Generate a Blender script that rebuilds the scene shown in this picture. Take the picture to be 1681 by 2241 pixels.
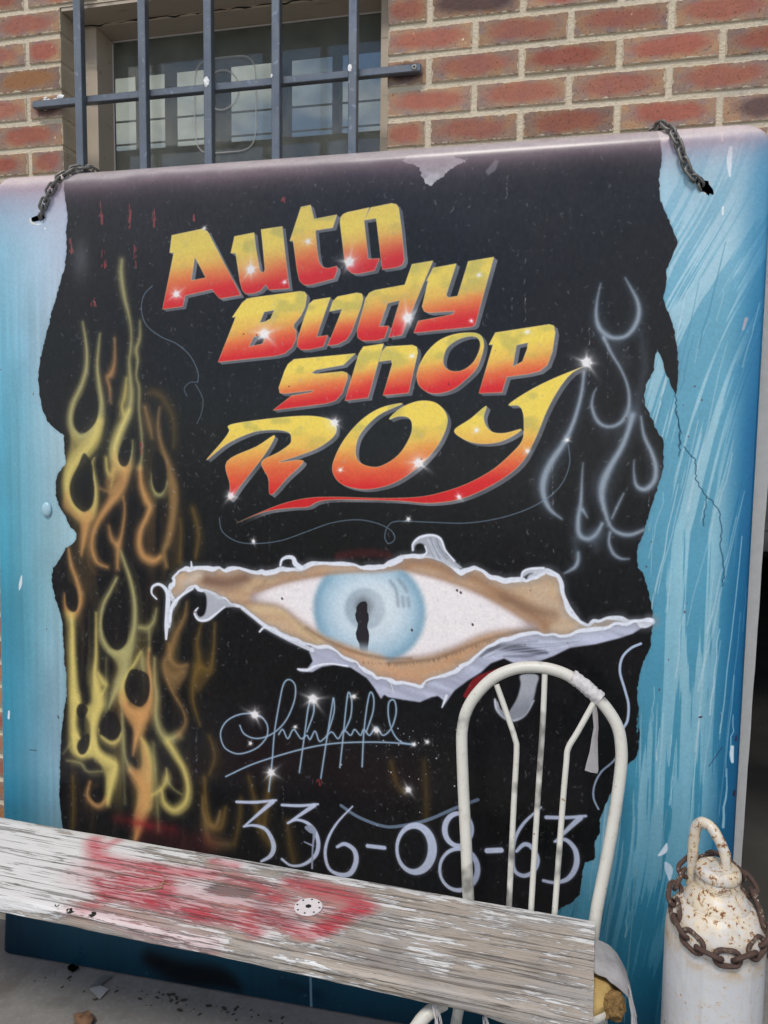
import bpy, bmesh, math, random
import numpy as np
from mathutils import Matrix, Vector, noise
for o in list(bpy.data.objects): bpy.data.objects.remove(o, do_unlink=True)
S = bpy.context.scene
COL = S.collection
random.seed(7)
# ---------------------------------------------------------------- camera
def cam_axes(yaw, pitch, roll):
    f = np.array([math.sin(yaw) * math.cos(pitch), math.cos(yaw) * math.cos(pitch), math.sin(pitch)])
    r = np.array([math.cos(yaw), -math.sin(yaw), 0.]); d = np.cross(f, r); c, s = math.cos(roll), math.sin(roll)
    return c * r + s * d, -s * r + c * d, f
cd = bpy.data.cameras.new('camera'); cam = bpy.data.objects.new('camera', cd); COL.objects.link(cam)
_r, _d, _f = cam_axes(-.2193, -.0885, -.0116)
cam.matrix_world = Matrix(((_r[0], -_d[0], -_f[0], .32303), (_r[1], -_d[1], -_f[1], -1.88024), (_r[2], -_d[2], -_f[2], 1.4355), (0, 0, 0, 1)))
cd.sensor_fit = 'VERTICAL'; cd.sensor_height = 24.; cd.lens = 24. * 1676.4 / 2241.; cd.clip_start = .02; cd.clip_end = 500.
S.camera = cam
# ---------------------------------------------------------------- sky
SUN_EL, SUN_AZ = math.radians(56), math.radians(186)          # azimuth measured from +Y (into the wall) clockwise
W = bpy.data.worlds.new('World'); S.world = W; W.use_nodes = True
wt = W.node_tree; wt.nodes.clear()
wo = wt.nodes.new('ShaderNodeOutputWorld'); bg = wt.nodes.new('ShaderNodeBackground'); sk = wt.nodes.new('ShaderNodeTexSky')
sk.sky_type = 'NISHITA'; sk.sun_disc = False; sk.sun_elevation = SUN_EL; sk.sun_rotation = SUN_AZ; sk.air_density = 1.0; sk.dust_density = 1.6; sk.altitude = 2600
tc = wt.nodes.new('ShaderNodeTexCoord'); mp = wt.nodes.new('ShaderNodeMapping'); mp.inputs['Scale'].default_value = (1, 1, 2.2)
cn = wt.nodes.new('ShaderNodeTexNoise'); cn.inputs['Scale'].default_value = 2.6; cn.inputs['Detail'].default_value = 7; cn.inputs['Roughness'].default_value = .55
cr = wt.nodes.new('ShaderNodeValToRGB'); cr.color_ramp.elements[0].position = .47; cr.color_ramp.elements[1].position = .60
mx = wt.nodes.new('ShaderNodeMix'); mx.data_type = 'RGBA'; mx.inputs[7].default_value = (7.2, 6.9, 6.6, 1)
wt.links.new(tc.outputs['Generated'], mp.inputs['Vector']); wt.links.new(mp.outputs[0], cn.inputs['Vector']); wt.links.new(cn.outputs['Fac'], cr.inputs['Fac'])
wt.links.new(cr.outputs['Color'], mx.inputs[0]); wt.links.new(sk.outputs[0], mx.inputs[6]); wt.links.new(mx.outputs[2], bg.inputs['Color'])
bg.inputs['Strength'].default_value = .10; wt.links.new(bg.outputs[0], wo.inputs['Surface'])
# ---------------------------------------------------------------- sun (hazy, high, from the street side)
sd = bpy.data.lights.new('sun', 'SUN'); sd.energy = 1.5; sd.angle = math.radians(15); sd.color = (1.0, .95, .88)
sun = bpy.data.objects.new('sun', sd); COL.objects.link(sun); sun.location = (0, -4, 6)
_dir = Vector((math.sin(SUN_AZ) * math.cos(SUN_EL), math.cos(SUN_AZ) * math.cos(SUN_EL), math.sin(SUN_EL)))
sun.rotation_euler = _dir.to_track_quat('Z', 'Y').to_euler()
S.view_settings.view_transform = 'Standard'; S.view_settings.look = 'None'; S.view_settings.gamma = 1.0; S.view_settings.use_curve_mapping = False
S.view_settings.exposure = 0.6
# ---------------------------------------------------------------- the painted mural (flat paint, rasterised at 1 mm)
U0, V1, AW, AH = -1.16, 2.15, 1940, 2160
HM = np.array([[0.0011881026, 2.2078134e-05, -1.1017251], [0.00021950673, -0.001226187, 2.5566545], [0.00014349485, -4.2308199e-05, 1.0]])
REG = {3: (300, 400, 2.37), 4: (700, 500, 2.37), 5: (400, 800, 1.8433), 7: (0, 350, 3.402), 8: (80, 550, 3.16), 9: (0, 1200, 3.402),
       10: (320, 1150, 2.8603), 11: (850, 1150, 2.765), 12: (440, 1450, 2.765), 13: (900, 1400, 3.318), 14: (1150, 580, 3.16),
       15: (1350, 250, 2.949), 16: (1350, 900, 2.949), 17: (1350, 1500, 2.985), 18: (0, 1700, 1.975), 19: (700, 1750, 2.37), 20: (0, 900, 2.01), 0: (0, 0, 1.0)}
def T(reg, pts):
    """measured points -> mural millimetres (col, row)"""
    ox, oy, s = REG[reg]
    p = np.array([q[:2] for q in pts], float) / s + (ox, oy)
    h = np.c_[p, np.ones(len(p))] @ HM.T
    return np.c_[(h[:, 0] / h[:, 2] - U0) * 1000, (V1 - h[:, 1] / h[:, 2]) * 1000]
def smooth(P, n=6, closed=False):
    P = np.asarray(P, float); N = len(P)
    if N < 3: return P
    out = []
    for i in range(N if closed else N - 1):
        if closed: a, b, c, d = P[(i - 1) % N], P[i], P[(i + 1) % N], P[(i + 2) % N]
        else: a, b, c, d = P[max(i - 1, 0)], P[i], P[i + 1], P[min(i + 2, N - 1)]
        for t in np.arange(n) / n:
            out.append(.5 * (2 * b + (c - a) * t + (2 * a - 5 * b + 4 * c - d) * t * t + (3 * b - a - 3 * c + d) * t ** 3))
    if not closed: out.append(P[-1])
    return np.array(out)
def fill(polys):
    """anti-aliased even-odd coverage of a list of outlines; returns (mask, x0, y0)"""
    allp = np.vstack(polys)
    x0, y0 = np.floor(allp.min(0)).astype(int) - 2; x1, y1 = np.ceil(allp.max(0)).astype(int) + 3
    w, h = x1 - x0, y1 - y0; acc = np.zeros((h, w + 1), np.float32); SS = 4
    A = np.vstack([p for p in polys]); B = np.vstack([np.roll(p, -1, 0) for p in polys])
    for r in range(h * SS):
        y = y0 + (r + .5) / SS
        m = (A[:, 1] <= y) != (B[:, 1] <= y)
        if not m.any(): continue
        a, b = A[m], B[m]
        xs = np.sort(a[:, 0] + (y - a[:, 1]) / (b[:, 1] - a[:, 1]) * (b[:, 0] - a[:, 0])) - x0
        row = acc[r // SS]
        for i in range(0, len(xs) - 1, 2):
            l, rr = max(xs[i], 0), min(xs[i + 1], w - 1e-3)
            if rr <= l: continue
            li, ri = int(l), int(rr)
            if li == ri: row[li] += rr - l
            else:
                row[li] += 1 - (l - li); row[li + 1:ri] += 1; row[ri] += rr - ri
    return np.clip(acc[:, :w] / SS, 0, 1), x0, y0
def box1(a, r, ax):
    r = int(r)
    if r < 1: return a
    pad = [(0, 0)] * a.ndim; pad[ax] = (r + 1, r); c = np.cumsum(np.pad(a, pad, mode='edge'), ax, dtype=np.float64)
    n = a.shape[ax]
    return ((np.take(c, range(2 * r + 1, 2 * r + 1 + n), ax) - np.take(c, range(0, n), ax)) / (2 * r + 1)).astype(np.float32)
def blur(a, r):
    for _ in range(3):
        a = box1(box1(a, max(1, round(r * .6)), 0), max(1, round(r * .6)), 1)
    return a
def lattice(seed):
    return np.random.RandomState(seed).rand(256, 256).astype(np.float32)
def vn(x, y, seed):
    g = lattice(seed); xi = np.floor(x).astype(int); yi = np.floor(y).astype(int)
    fx = x - xi; fy = y - yi; fx = fx * fx * (3 - 2 * fx); fy = fy * fy * (3 - 2 * fy)
    a = g[yi & 255, xi & 255]; b = g[yi & 255, (xi + 1) & 255]; c = g[(yi + 1) & 255, xi & 255]; d = g[(yi + 1) & 255, (xi + 1) & 255]
    return ((a * (1 - fx) + b * fx) * (1 - fy) + (c * (1 - fx) + d * fx) * fy).astype(np.float32)
def fbm(x, y, seed, o=4):
    s = 0; a = .5
    for i in range(o): s = s + a * vn(x * 2 ** i, y * 2 ** i, seed + i); a *= .5
    return s / (1 - .5 ** o)
def lowf(sx, sy, seed, o=3, k=4):
    """fbm over the whole mural, evaluated on a coarse grid"""
    y, x = np.mgrid[0:AH // k + 2, 0:AW // k + 2].astype(np.float32) * k
    return box1(box1(np.repeat(np.repeat(fbm(x / sx, y / sy, seed, o), k, 0), k, 1), k // 2, 0), k // 2, 1)[:AH, :AW]
def sst(e0, e1, x): t = np.clip((x - e0) / (e1 - e0), 0, 1); return t * t * (3 - 2 * t)
def rgb(*c): return np.array(c, np.float32) / 255
def over(I, m, x0, y0, col, a=1.0):
    h, w = m.shape; X0, Y0, X1, Y1 = max(x0, 0), max(y0, 0), min(x0 + w, I.shape[1]), min(y0 + h, I.shape[0])
    if X1 <= X0 or Y1 <= Y0: return
    k = (m[Y0 - y0:Y1 - y0, X0 - x0:X1 - x0] * a)[..., None]
    c = col[Y0 - y0:Y1 - y0, X0 - x0:X1 - x0] if getattr(col, 'ndim', 1) == 3 else col
    I[Y0:Y1, X0:X1] = I[Y0:Y1, X0:X1] * (1 - k) + c * k
def stroke_field(pts, wid, pad):
    """signed distance of a tapering brush stroke; returns (field, x0, y0)"""
    P = np.asarray(pts, float); W = np.asarray(wid, float)
    lo = np.floor(P.min(0) - W.max() - pad).astype(int); hi = np.ceil(P.max(0) + W.max() + pad).astype(int) + 1
    w, h = hi - lo; D = np.full((h, w), 1e3, np.float32)
    for i in range(len(P) - 1):
        a, b = P[i], P[i + 1]; r = max(W[i], W[i + 1]) + pad
        s0 = np.maximum(np.floor(np.minimum(a, b) - r - lo).astype(int), 0); s1 = np.minimum(np.ceil(np.maximum(a, b) + r - lo).astype(int) + 1, (w, h))
        xs = np.arange(s0[0], s1[0]) + lo[0] + .5; ys = np.arange(s0[1], s1[1]) + lo[1] + .5
        dx, dy = b - a; L = dx * dx + dy * dy + 1e-9
        t = np.clip(((xs[None] - a[0]) * dx + (ys[:, None] - a[1]) * dy) / L, 0, 1)
        d = np.hypot(xs[None] - a[0] - t * dx, ys[:, None] - a[1] - t * dy) - (W[i] + t * (W[i + 1] - W[i]))
        sub = D[s0[1]:s1[1], s0[0]:s1[0]]; np.minimum(sub, d.astype(np.float32), out=sub)
    return D, lo[0], lo[1]
def brush(I, reg, pts, col, a=1., soft=3., ws=1., w=None, n=6):
    """airbrushed stroke; points carry their half width (in the measured units)"""
    s = REG[reg][2]; k = 1.09 / s * ws
    P = T(reg, pts); W = np.array([(q[2] if len(q) > 2 else (w or 3)) * k for q in pts])
    S = smooth(np.c_[P, W], n)
    D, x0, y0 = stroke_field(S[:, :2], np.maximum(S[:, 2], .3), soft * 2 + 2)
    m = 1 - sst(-soft, soft, D)
    over(I, m, x0, y0, col, a)
def shape(I, reg, pts, col, a=1., soft=0, sm=False, n=5):
    P = T(reg, pts)
    if sm: P = smooth(P, n, True)
    m, x0, y0 = fill([P])
    if soft:
        m = np.pad(m, int(soft * 3)); x0 -= int(soft * 3); y0 -= int(soft * 3); m = blur(m, soft)
    over(I, m, x0, y0, col, a); return m, x0, y0
def sparkle(I, reg, x, y, size, rot=.3, rays=6):
    c = T(reg, [(x, y)])[0]; R = int(size * 2.4) + 4; g = np.arange(-R, R + 1)
    X, Y = np.meshgrid(g, g); r = np.hypot(X, Y) + 1e-3; th = np.arctan2(Y, X)
    m = 1.3 * np.exp(-(r / (size * .17)) ** 2) + .5 * np.exp(-(r / (size * .45)) ** 2)
    for k in range(rays):
        ang = rot + k * math.tau / rays + .3 * math.sin(k * 5.1 + size); d = np.abs(np.angle(np.exp(1j * (th - ang)))); ln = size * (.85 + .55 * math.sin(k * 2.4 + size))
        m = m + .55 * np.exp(-(d * r / (.9 + .12 * r)) ** 2) * np.clip(1 - r / max(ln, 4), 0, 1) ** 1.5 * (d < 1.2)
    over(I, np.clip(m, 0, 1).astype(np.float32), int(c[0]) - R, int(c[1]) - R, rgb(250, 246, 244), .95)

LETTERS = [  # (region, smooth, outlines)
    (3, 0, [[(180, 272), (342, 238), (366, 252), (538, 583), (428, 601), (388, 553), (250, 585), (237, 642), (132, 656), (190, 363), (169, 363)], [(300, 385), (356, 492), (281, 507)]]),
    (3, 0, [[(505, 278), (607, 258), (615, 330), (637, 458), (655, 468), (663, 450), (652, 330), (643, 242), (753, 226), (772, 400), (790, 548), (683, 556), (668, 528), (640, 560), (605, 574), (562, 576), (545, 556), (533, 510), (511, 365), (486, 365)]]),
    (3, 0, [[(850, 125), (900, 115), (918, 188), (1037, 165), (1015, 233), (925, 247), (934, 350), (944, 410), (962, 438), (990, 443), (1036, 432), (1038, 455), (1022, 497), (900, 530), (865, 530), (842, 508), (830, 455), (809, 300), (792, 302)]]),
    (3, 0, [[(1052, 205), (1056, 178), (1070, 162), (1090, 153), (1205, 128), (1178, 197), (1199, 395), (1258, 392), (1232, 455), (1150, 472), (1115, 470), (1092, 450), (1076, 400)]]),
    (3, 0, [[(1212, 128), (1320, 106), (1345, 111), (1358, 132), (1372, 240), (1386, 400), (1376, 425), (1350, 438), (1272, 450), (1240, 184), (1180, 194)]]),
    (3, 0, [[(545, 622), (570, 601), (600, 595), (845, 562), (870, 566), (880, 586), (872, 645), (850, 690), (815, 732), (812, 750), (826, 768), (825, 812), (803, 855), (765, 886), (720, 898), (420, 930), (512, 695), (493, 698)], [(660, 670), (712, 660), (692, 705), (660, 722), (637, 725)], [(606, 798), (672, 788), (650, 835), (580, 850)]]),
    (3, 0, [[(893, 628), (915, 608), (1003, 594), (930, 800), (990, 790), (965, 850), (890, 866), (848, 866), (831, 847), (833, 812), (860, 720)]]),
    (3, 0, [[(1016, 614), (1040, 590), (1140, 570), (1166, 575), (1173, 600), (1160, 650), (1112, 775), (1085, 815), (1040, 838), (989, 845), (1064, 654), (998, 667)]]),
    (4, 0, [[(238, 362), (256, 334), (285, 320), (440, 292), (478, 185), (587, 167), (425, 553), (358, 565), (416, 372), (352, 388), (308, 508), (358, 505), (335, 570), (290, 582), (220, 583), (196, 566), (193, 532)]]),
    (4, 0, [[(588, 204), (708, 182), (656, 345), (666, 358), (714, 350), (770, 170), (903, 148), (806, 498), (790, 510), (487, 542), (510, 480), (690, 445), (700, 428), (570, 438), (541, 430), (530, 405), (562, 270), (553, 272)]]),
    (3, 0, [[(783, 940), (815, 915), (1133, 885), (1070, 945), (930, 970), (905, 985), (925, 992), (1065, 978), (1090, 986), (1092, 1012), (1065, 1090), (1030, 1130), (980, 1145), (705, 1180), (800, 1105), (905, 1087), (916, 1076), (765, 1094), (740, 1090), (735, 1062), (765, 975)]]),
    (4, 0, [[(225, 613), (331, 597), (250, 878), (130, 893), (202, 650)]]),
    (4, 0, [[(322, 640), (345, 612), (480, 604), (503, 614), (508, 645), (460, 853), (328, 866), (375, 702), (370, 682), (308, 690)]]),
    (4, 1, [[(525, 690), (560, 635), (620, 580), (700, 548), (790, 540), (835, 555), (851, 600), (840, 660), (810, 730), (750, 790), (690, 835), (620, 855), (560, 850), (515, 815), (503, 770), (510, 730)], [(640, 680), (660, 620), (710, 580), (770, 560), (815, 565), (832, 600), (820, 650), (790, 700), (740, 735), (690, 740), (650, 720)]]),
    (4, 0, [[(910, 540), (1190, 497), (1213, 503), (1221, 540), (1206, 640), (1180, 708), (1140, 740), (1080, 755), (970, 770), (945, 850), (825, 855), (898, 602), (877, 603)], [(1020, 605), (1080, 592), (1075, 625), (1050, 690), (1000, 718)]]),
]
ROY = [
    (5, 1, [[(193, 238), (340, 215), (480, 203), (560, 208), (610, 228), (620, 262), (600, 295), (540, 335), (460, 366), (388, 390), (487, 384), (420, 455), (355, 522), (345, 455), (318, 390), (385, 350), (430, 318), (438, 295), (430, 272), (400, 262), (350, 260), (280, 270), (180, 315), (95, 382), (160, 305), (187, 265)]]),
    (5, 1, [[(371, 282), (330, 360), (240, 475), (190, 542), (190, 480), (178, 387), (300, 325)]]),
    (5, 1, [[(887, 153), (800, 170), (720, 220), (650, 300), (610, 380), (605, 430), (630, 470), (680, 492), (760, 498), (860, 470), (960, 400), (1030, 320), (1066, 240), (1060, 190), (1020, 150), (960, 142), (900, 160), (855, 190), (833, 217), (870, 205), (910, 210), (925, 240), (915, 290), (870, 360), (800, 405), (745, 405), (705, 380), (698, 330), (720, 270), (790, 200)]]),
    (5, 1, [[(1224, 163), (1160, 215), (1095, 262), (1140, 300), (1200, 315), (1270, 310), (1330, 285), (1366, 256), (1300, 272), (1250, 268), (1222, 240), (1214, 205)]]),
    (5, 1, [[(1615, 5), (1500, 50), (1400, 100), (1315, 157), (1355, 162), (1372, 190), (1376, 240), (1370, 300), (1330, 350), (1250, 420), (1150, 475), (1050, 510), (950, 530), (800, 535), (620, 530), (500, 535), (380, 565), (218, 635), (330, 590), (430, 575), (505, 570), (550, 548), (640, 540), (860, 545), (1000, 555), (1130, 535), (1260, 475), (1360, 400), (1420, 300), (1470, 180), (1520, 90), (1570, 30)]]),
]
def lettering(I):
    yel, mid, ora, red = rgb(246, 216, 92), rgb(240, 190, 88), rgb(232, 118, 66), rgb(218, 38, 42)
    done = []
    for grp, roy in ((LETTERS, 0), (ROY, 1)):
        for reg, sm, outs in grp:
            polys = [smooth(T(reg, o), 5, True) if sm else T(reg, o) for o in outs]
            done.append((polys, roy))
    for polys, roy in done:                                            # grey block shadow, offset right and down
        m = None
        for k in np.linspace(0, 1, 6):
            q, x0, y0 = fill([p + np.array([9., 6.5]) * k for p in polys])
            if m is None: bx, by = x0, y0; m = np.zeros((q.shape[0] + 14, q.shape[1] + 18), np.float32)
            s = m[y0 - by:y0 - by + q.shape[0], x0 - bx:x0 - bx + q.shape[1]]; np.maximum(s, q, out=s)
        yy, xx = np.mgrid[0:m.shape[0], 0:m.shape[1]]
        g = 84 + 40 * vn((xx + bx) / 60, (yy + by) / 60, 5)
        over(I, m, bx, by, np.stack([g, g + 2, g + 8], -1).astype(np.float32) / 255, .95)
    for polys, roy in done:
        m, x0, y0 = fill(polys); h, w = m.shape
        yy, xx = np.mgrid[0:h, 0:w]
        if roy: t = ((yy + y0) - 610 + .05 * ((xx + x0) - 1000)) / 240.
        else:
            P = np.vstack(polys); r = P[:, 1] + .16 * (P[:, 0] - P[:, 0].mean()); t = ((yy + y0) + .16 * ((xx + x0) - P[:, 0].mean()) - r.min()) / (r.max() - r.min())
        t = t + .12 * (fbm((xx + x0) / 70., (yy + y0) / 38., 11, 3) - .5)
        c = np.empty((h, w, 3), np.float32)
        for ch in range(3): c[..., ch] = np.interp(t, [.0, .26, .44, .64, .88, 1.], [yel[ch], yel[ch], mid[ch], ora[ch], red[ch], red[ch] * .96])
        ol = sst(.5, .8, fbm((xx + x0) / 46., (yy + y0) / 30., 23, 2)) * sst(.62, .3, t) * .5
        c = c * (1 - ol[..., None]) + rgb(176, 172, 92) * ol[..., None]
        over(I, m, x0, y0, c)
        for p in polys:                                                # thin pale rim along the edges
            q = np.vstack([p, p[:1]]); D, ax, ay = stroke_field(q, np.full(len(q), .5), 4)
            over(I, 1 - sst(-.2, 1.4, D), ax, ay, rgb(252, 226, 160), .35)
YO, OL, OR, BR, DB = rgb(236, 214, 122), rgb(198, 188, 124), rgb(222, 164, 100), rgb(160, 124, 76), rgb(126, 98, 46)
FLAMES = [
    (8, OL, .85, [(320, 490, 4), (345, 650, 9), (345, 800, 13), (310, 930, 15), (255, 1050, 17), (235, 1150, 18), (250, 1230, 20), (310, 1280, 24), (380, 1240, 32), (430, 1170, 24), (450, 1060, 18), (435, 930, 14), (420, 800, 10), (430, 650, 6), (440, 570, 3)]),
    (8, YO, .85, [(430, 1180, 26), (390, 1310, 36), (300, 1420, 38), (240, 1510, 33), (212, 1620, 26), (235, 1730, 26), (310, 1815, 30), (360, 1820, 30), (400, 1760, 18), (410, 1650, 13), (395, 1540, 9), (385, 1470, 6), (400, 1430, 2)]),
    (8, OR, .75, [(350, 1830, 30), (340, 1920, 24), (320, 2030, 14), (310, 2100, 5)]),
    (8, OL, .8, [(590, 60, 10), (585, 150, 14), (605, 300, 13), (640, 450, 8), (655, 560, 6), (650, 680, 6), (640, 760, 8), (650, 900, 12), (655, 1010, 16), (630, 1130, 20), (575, 1250, 24), (540, 1370, 24), (550, 1450, 26), (600, 1505, 26), (640, 1480, 15), (660, 1380, 7), (665, 1310, 2)]),
    (8, YO, .8, [(640, 1100, 10), (575, 1250, 16), (540, 1370, 18), (550, 1450, 18), (600, 1505, 16)]),
    (8, OR, .75, [(615, 1500, 28), (600, 1600, 26), (560, 1680, 30), (500, 1750, 24), (430, 1860, 20), (390, 1960, 16), (385, 2060, 17), (420, 2150, 15), (490, 2185, 9)]),
    (8, BR, .7, [(440, 1640, 8), (490, 1660, 14), (540, 1660, 18), (580, 1600, 18)]),
    (8, YO, .7, [(480, 1430, 10), (490, 1520, 14), (518, 1550, 20), (540, 1500, 14), (515, 1630, 5)]),
    (8, OR, .65, [(540, 600, 5), (540, 760, 10), (515, 850, 20), (490, 870, 13), (505, 950, 9), (515, 1050, 4)]),
    (8, YO, .65, [(620, 880, 8), (610, 1000, 18), (590, 1070, 14), (605, 1130, 15)]),
    (8, OL, .7, [(715, 480, 3), (715, 600, 9), (690, 680, 13), (700, 760, 9), (690, 860, 6), (710, 950, 8), (710, 1100, 6), (725, 1250, 7), (730, 1400, 6), (715, 1500, 13)]),
    (8, OR, .8, [(715, 1500, 13), (725, 1620, 18), (760, 1720, 22), (785, 1770, 18), (760, 1840, 16), (720, 1930, 20), (710, 2030, 22), (740, 2110, 24), (810, 2140, 22), (860, 2110, 13)]),
    (8, BR, .7, [(750, 1080, 15), (780, 1200, 18), (800, 1290, 8)]),
    (8, BR, .75, [(850, 1080, 4), (840, 1200, 10), (860, 1330, 14), (900, 1440, 20), (930, 1550, 24), (950, 1680, 24), (940, 1850, 20), (910, 2000, 20), (880, 2080, 14), (900, 2180, 10)]),
    (8, OL, .7, [(798, 1540, 3), (800, 1620, 9), (830, 1680, 14), (870, 1675, 14), (900, 1600, 12)]),
    (8, OR, .7, [(560, 2190, 12), (565, 2050, 18), (590, 1950, 12), (610, 1800, 8), (600, 1700, 4)]),
    (8, OR, .6, [(500, 1900, 6), (520, 1990, 16), (555, 2030, 18)]),
    (8, DB, .55, [(990, 2150, 12), (1000, 1950, 9), (990, 1850, 5)]), (8, DB, .6, [(1080, 1780, 16), (1120, 1950, 18), (1100, 2120, 12)]),
    (8, DB, .4, [(780, 980, 20), (860, 1000, 26), (940, 1150, 22), (950, 1350, 16)]),
    (9, OR, .75, [(510, 0, 6), (530, 120, 13), (570, 230, 15), (600, 350, 17), (588, 440, 16), (535, 490, 24), (488, 440, 10), (480, 340, 3)]),
    (9, YO, .9, [(530, 500, 24), (540, 620, 17), (540, 750, 18), (545, 900, 20), (550, 1050, 24), (562, 1150, 28), (550, 1280, 22), (555, 1400, 24), (560, 1500, 24), (610, 1545, 22), (660, 1510, 22), (690, 1420, 20), (690, 1330, 22), (710, 1230, 30), (740, 1150, 34), (722, 1050, 28), (705, 950, 22), (715, 800, 13), (715, 650, 7), (715, 480, 2)]),
    (9, YO, .75, [(730, 930, 8), (770, 1000, 22), (788, 1020, 10), (760, 1090, 8)]), (9, YO, .8, [(562, 1120, 24), (590, 1160, 8)]), (9, YO, .8, [(565, 1390, 20), (596, 1420, 5)]),
    (9, OL, .85, [(870, 220, 8), (820, 320, 11), (770, 420, 13), (750, 550, 13), (760, 660, 17), (810, 750, 20), (880, 780, 24), (950, 740, 26), (990, 640, 22), (1005, 520, 18), (1000, 380, 16), (970, 230, 13), (920, 80, 9), (900, 20, 3)]),
    (9, OL, .75, [(930, 780, 40), (930, 900, 34), (890, 1000, 30), (840, 1110, 16), (810, 1190, 4)]),
    (9, YO, .8, [(1050, 770, 4), (1000, 860, 9), (940, 950, 14), (910, 1030, 20), (920, 1130, 24)]),
    (9, OR, .9, [(905, 1080, 16), (940, 1170, 26), (990, 1215, 36), (1050, 1230, 44), (1100, 1180, 34), (1125, 1080, 20), (1120, 960, 18), (1105, 850, 10), (1110, 750, 5)]),
    (9, OR, .8, [(1050, 1250, 38), (1040, 1340, 28), (1010, 1430, 16), (990, 1540, 4)]),
    (9, OL, .7, [(1040, 590, 12), (1100, 595, 18), (1145, 540, 13), (1165, 450, 3)]), (9, OL, .6, [(1110, 620, 10), (1112, 760, 5)]), (9, OL, .6, [(1060, 780, 6), (1060, 850, 24), (1070, 950, 12), (1075, 1080, 4)]),
    (9, OL, .6, [(910, 1230, 4), (920, 1400, 10), (930, 1550, 12), (970, 1650, 20)]),
    (9, YO, .8, [(1050, 1410, 6), (1090, 1500, 28), (1110, 1620, 36), (1095, 1760, 42), (1080, 1900, 40)]),
    (9, OR, .85, [(970, 1650, 14), (1030, 1730, 34), (1075, 1800, 42), (1080, 1900, 38), (1050, 2010, 32), (1030, 2100, 20), (1000, 2190, 10)]),
    (9, YO, .8, [(735, 1350, 3), (765, 1410, 13), (830, 1450, 18), (880, 1430, 12), (902, 1380, 4)]),
    (9, YO, .85, [(700, 1440, 18), (720, 1510, 28), (770, 1560, 28), (830, 1590, 30), (862, 1620, 20), (842, 1700, 28), (820, 1800, 22), (800, 1900, 14)]),
    (9, OR, .7, [(670, 1740, 8), (650, 1830, 13), (680, 1890, 17), (740, 1920, 18), (790, 1870, 13)]),
    (9, OL, .6, [(500, 1580, 7), (600, 1600, 11), (650, 1660, 9), (760, 1660, 7)]), (9, OL, .4, [(470, 1530, 4), (530, 1450, 9)]),
    (9, OL, .75, [(1150, 820, 8), (1152, 980, 14), (1165, 1100, 18), (1160, 1240, 20), (1190, 1360, 24), (1250, 1420, 26), (1330, 1390, 18)]),
    (9, BR, .75, [(1330, 1390, 18), (1380, 1300, 13), (1360, 1200, 10), (1290, 1080, 10), (1240, 960, 14), (1225, 850, 20), (1265, 780, 18), (1310, 640, 20), (1370, 520, 14), (1390, 400, 4)]),
    (9, BR, .75, [(1262, 720, 20), (1270, 820, 20), (1320, 880, 20), (1390, 870, 12)]), (9, BR, .5, [(1250, 900, 34), (1290, 940, 44), (1350, 920, 30)]),
    (9, YO, .8, [(1250, 1440, 24), (1310, 1540, 24), (1370, 1650, 20), (1400, 1780, 20), (1380, 1890, 24), (1300, 1950, 26), (1225, 1900, 20), (1205, 1810, 10)]),
    (9, YO, .7, [(1130, 1840, 6), (1200, 1790, 14), (1240, 1720, 20), (1240, 1640, 4)]), (9, OL, .5, [(1240, 1720, 14), (1290, 1790, 9), (1350, 1830, 6)]),
    (9, DB, .7, [(1500, 560, 6), (1470, 700, 16), (1480, 850, 24), (1440, 1000, 20), (1440, 1150, 14), (1490, 1320, 6)]), (9, DB, .7, [(1600, 560, 8), (1590, 760, 12), (1560, 900, 24), (1490, 880, 22)]),
    (9, DB, .5, [(1560, 1400, 14), (1600, 1550, 20), (1560, 1680, 14)]), (9, BR, .7, [(1510, 1850, 5), (1515, 1960, 12), (1550, 2050, 20), (1610, 2060, 18), (1640, 1960, 8)]),
    (9, DB, .5, [(540, 1700, 10), (545, 1900, 12), (540, 2080, 14)]), (9, OL, .35, [(1140, 1450, 12), (1160, 1700, 12), (1180, 2100, 14)]), (9, OL, .35, [(790, 820, 8), (790, 1100, 10), (790, 1400, 8)]), (9, OL, .3, [(900, 1000, 10), (910, 1400, 10), (930, 1900, 12)]),
    (12, DB, .6, [(20, 700, 14), (30, 850, 14), (60, 980, 18), (120, 1000, 18), (150, 880, 10)]), (12, DB, .5, [(290, 690, 10), (330, 850, 16), (360, 1000, 20), (420, 1100, 24)]), (12, BR, .4, [(30, 1000, 26), (60, 1080, 30), (160, 1100, 24)]),
    (12, DB, .5, [(420, 700, 16), (400, 850, 20), (380, 1000, 16)]), (12, DB, .45, [(520, 960, 14), (540, 1100, 18), (560, 1200, 20)]), (12, DB, .4, [(240, 820, 12), (230, 960, 18), (200, 1100, 14)]), (12, DB, .4, [(1150, 600, 12), (1180, 720, 16), (1230, 790, 10)]), (12, DB, .3, [(1350, 600, 14), (1360, 800, 18), (1360, 950, 14)]),
]
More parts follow.
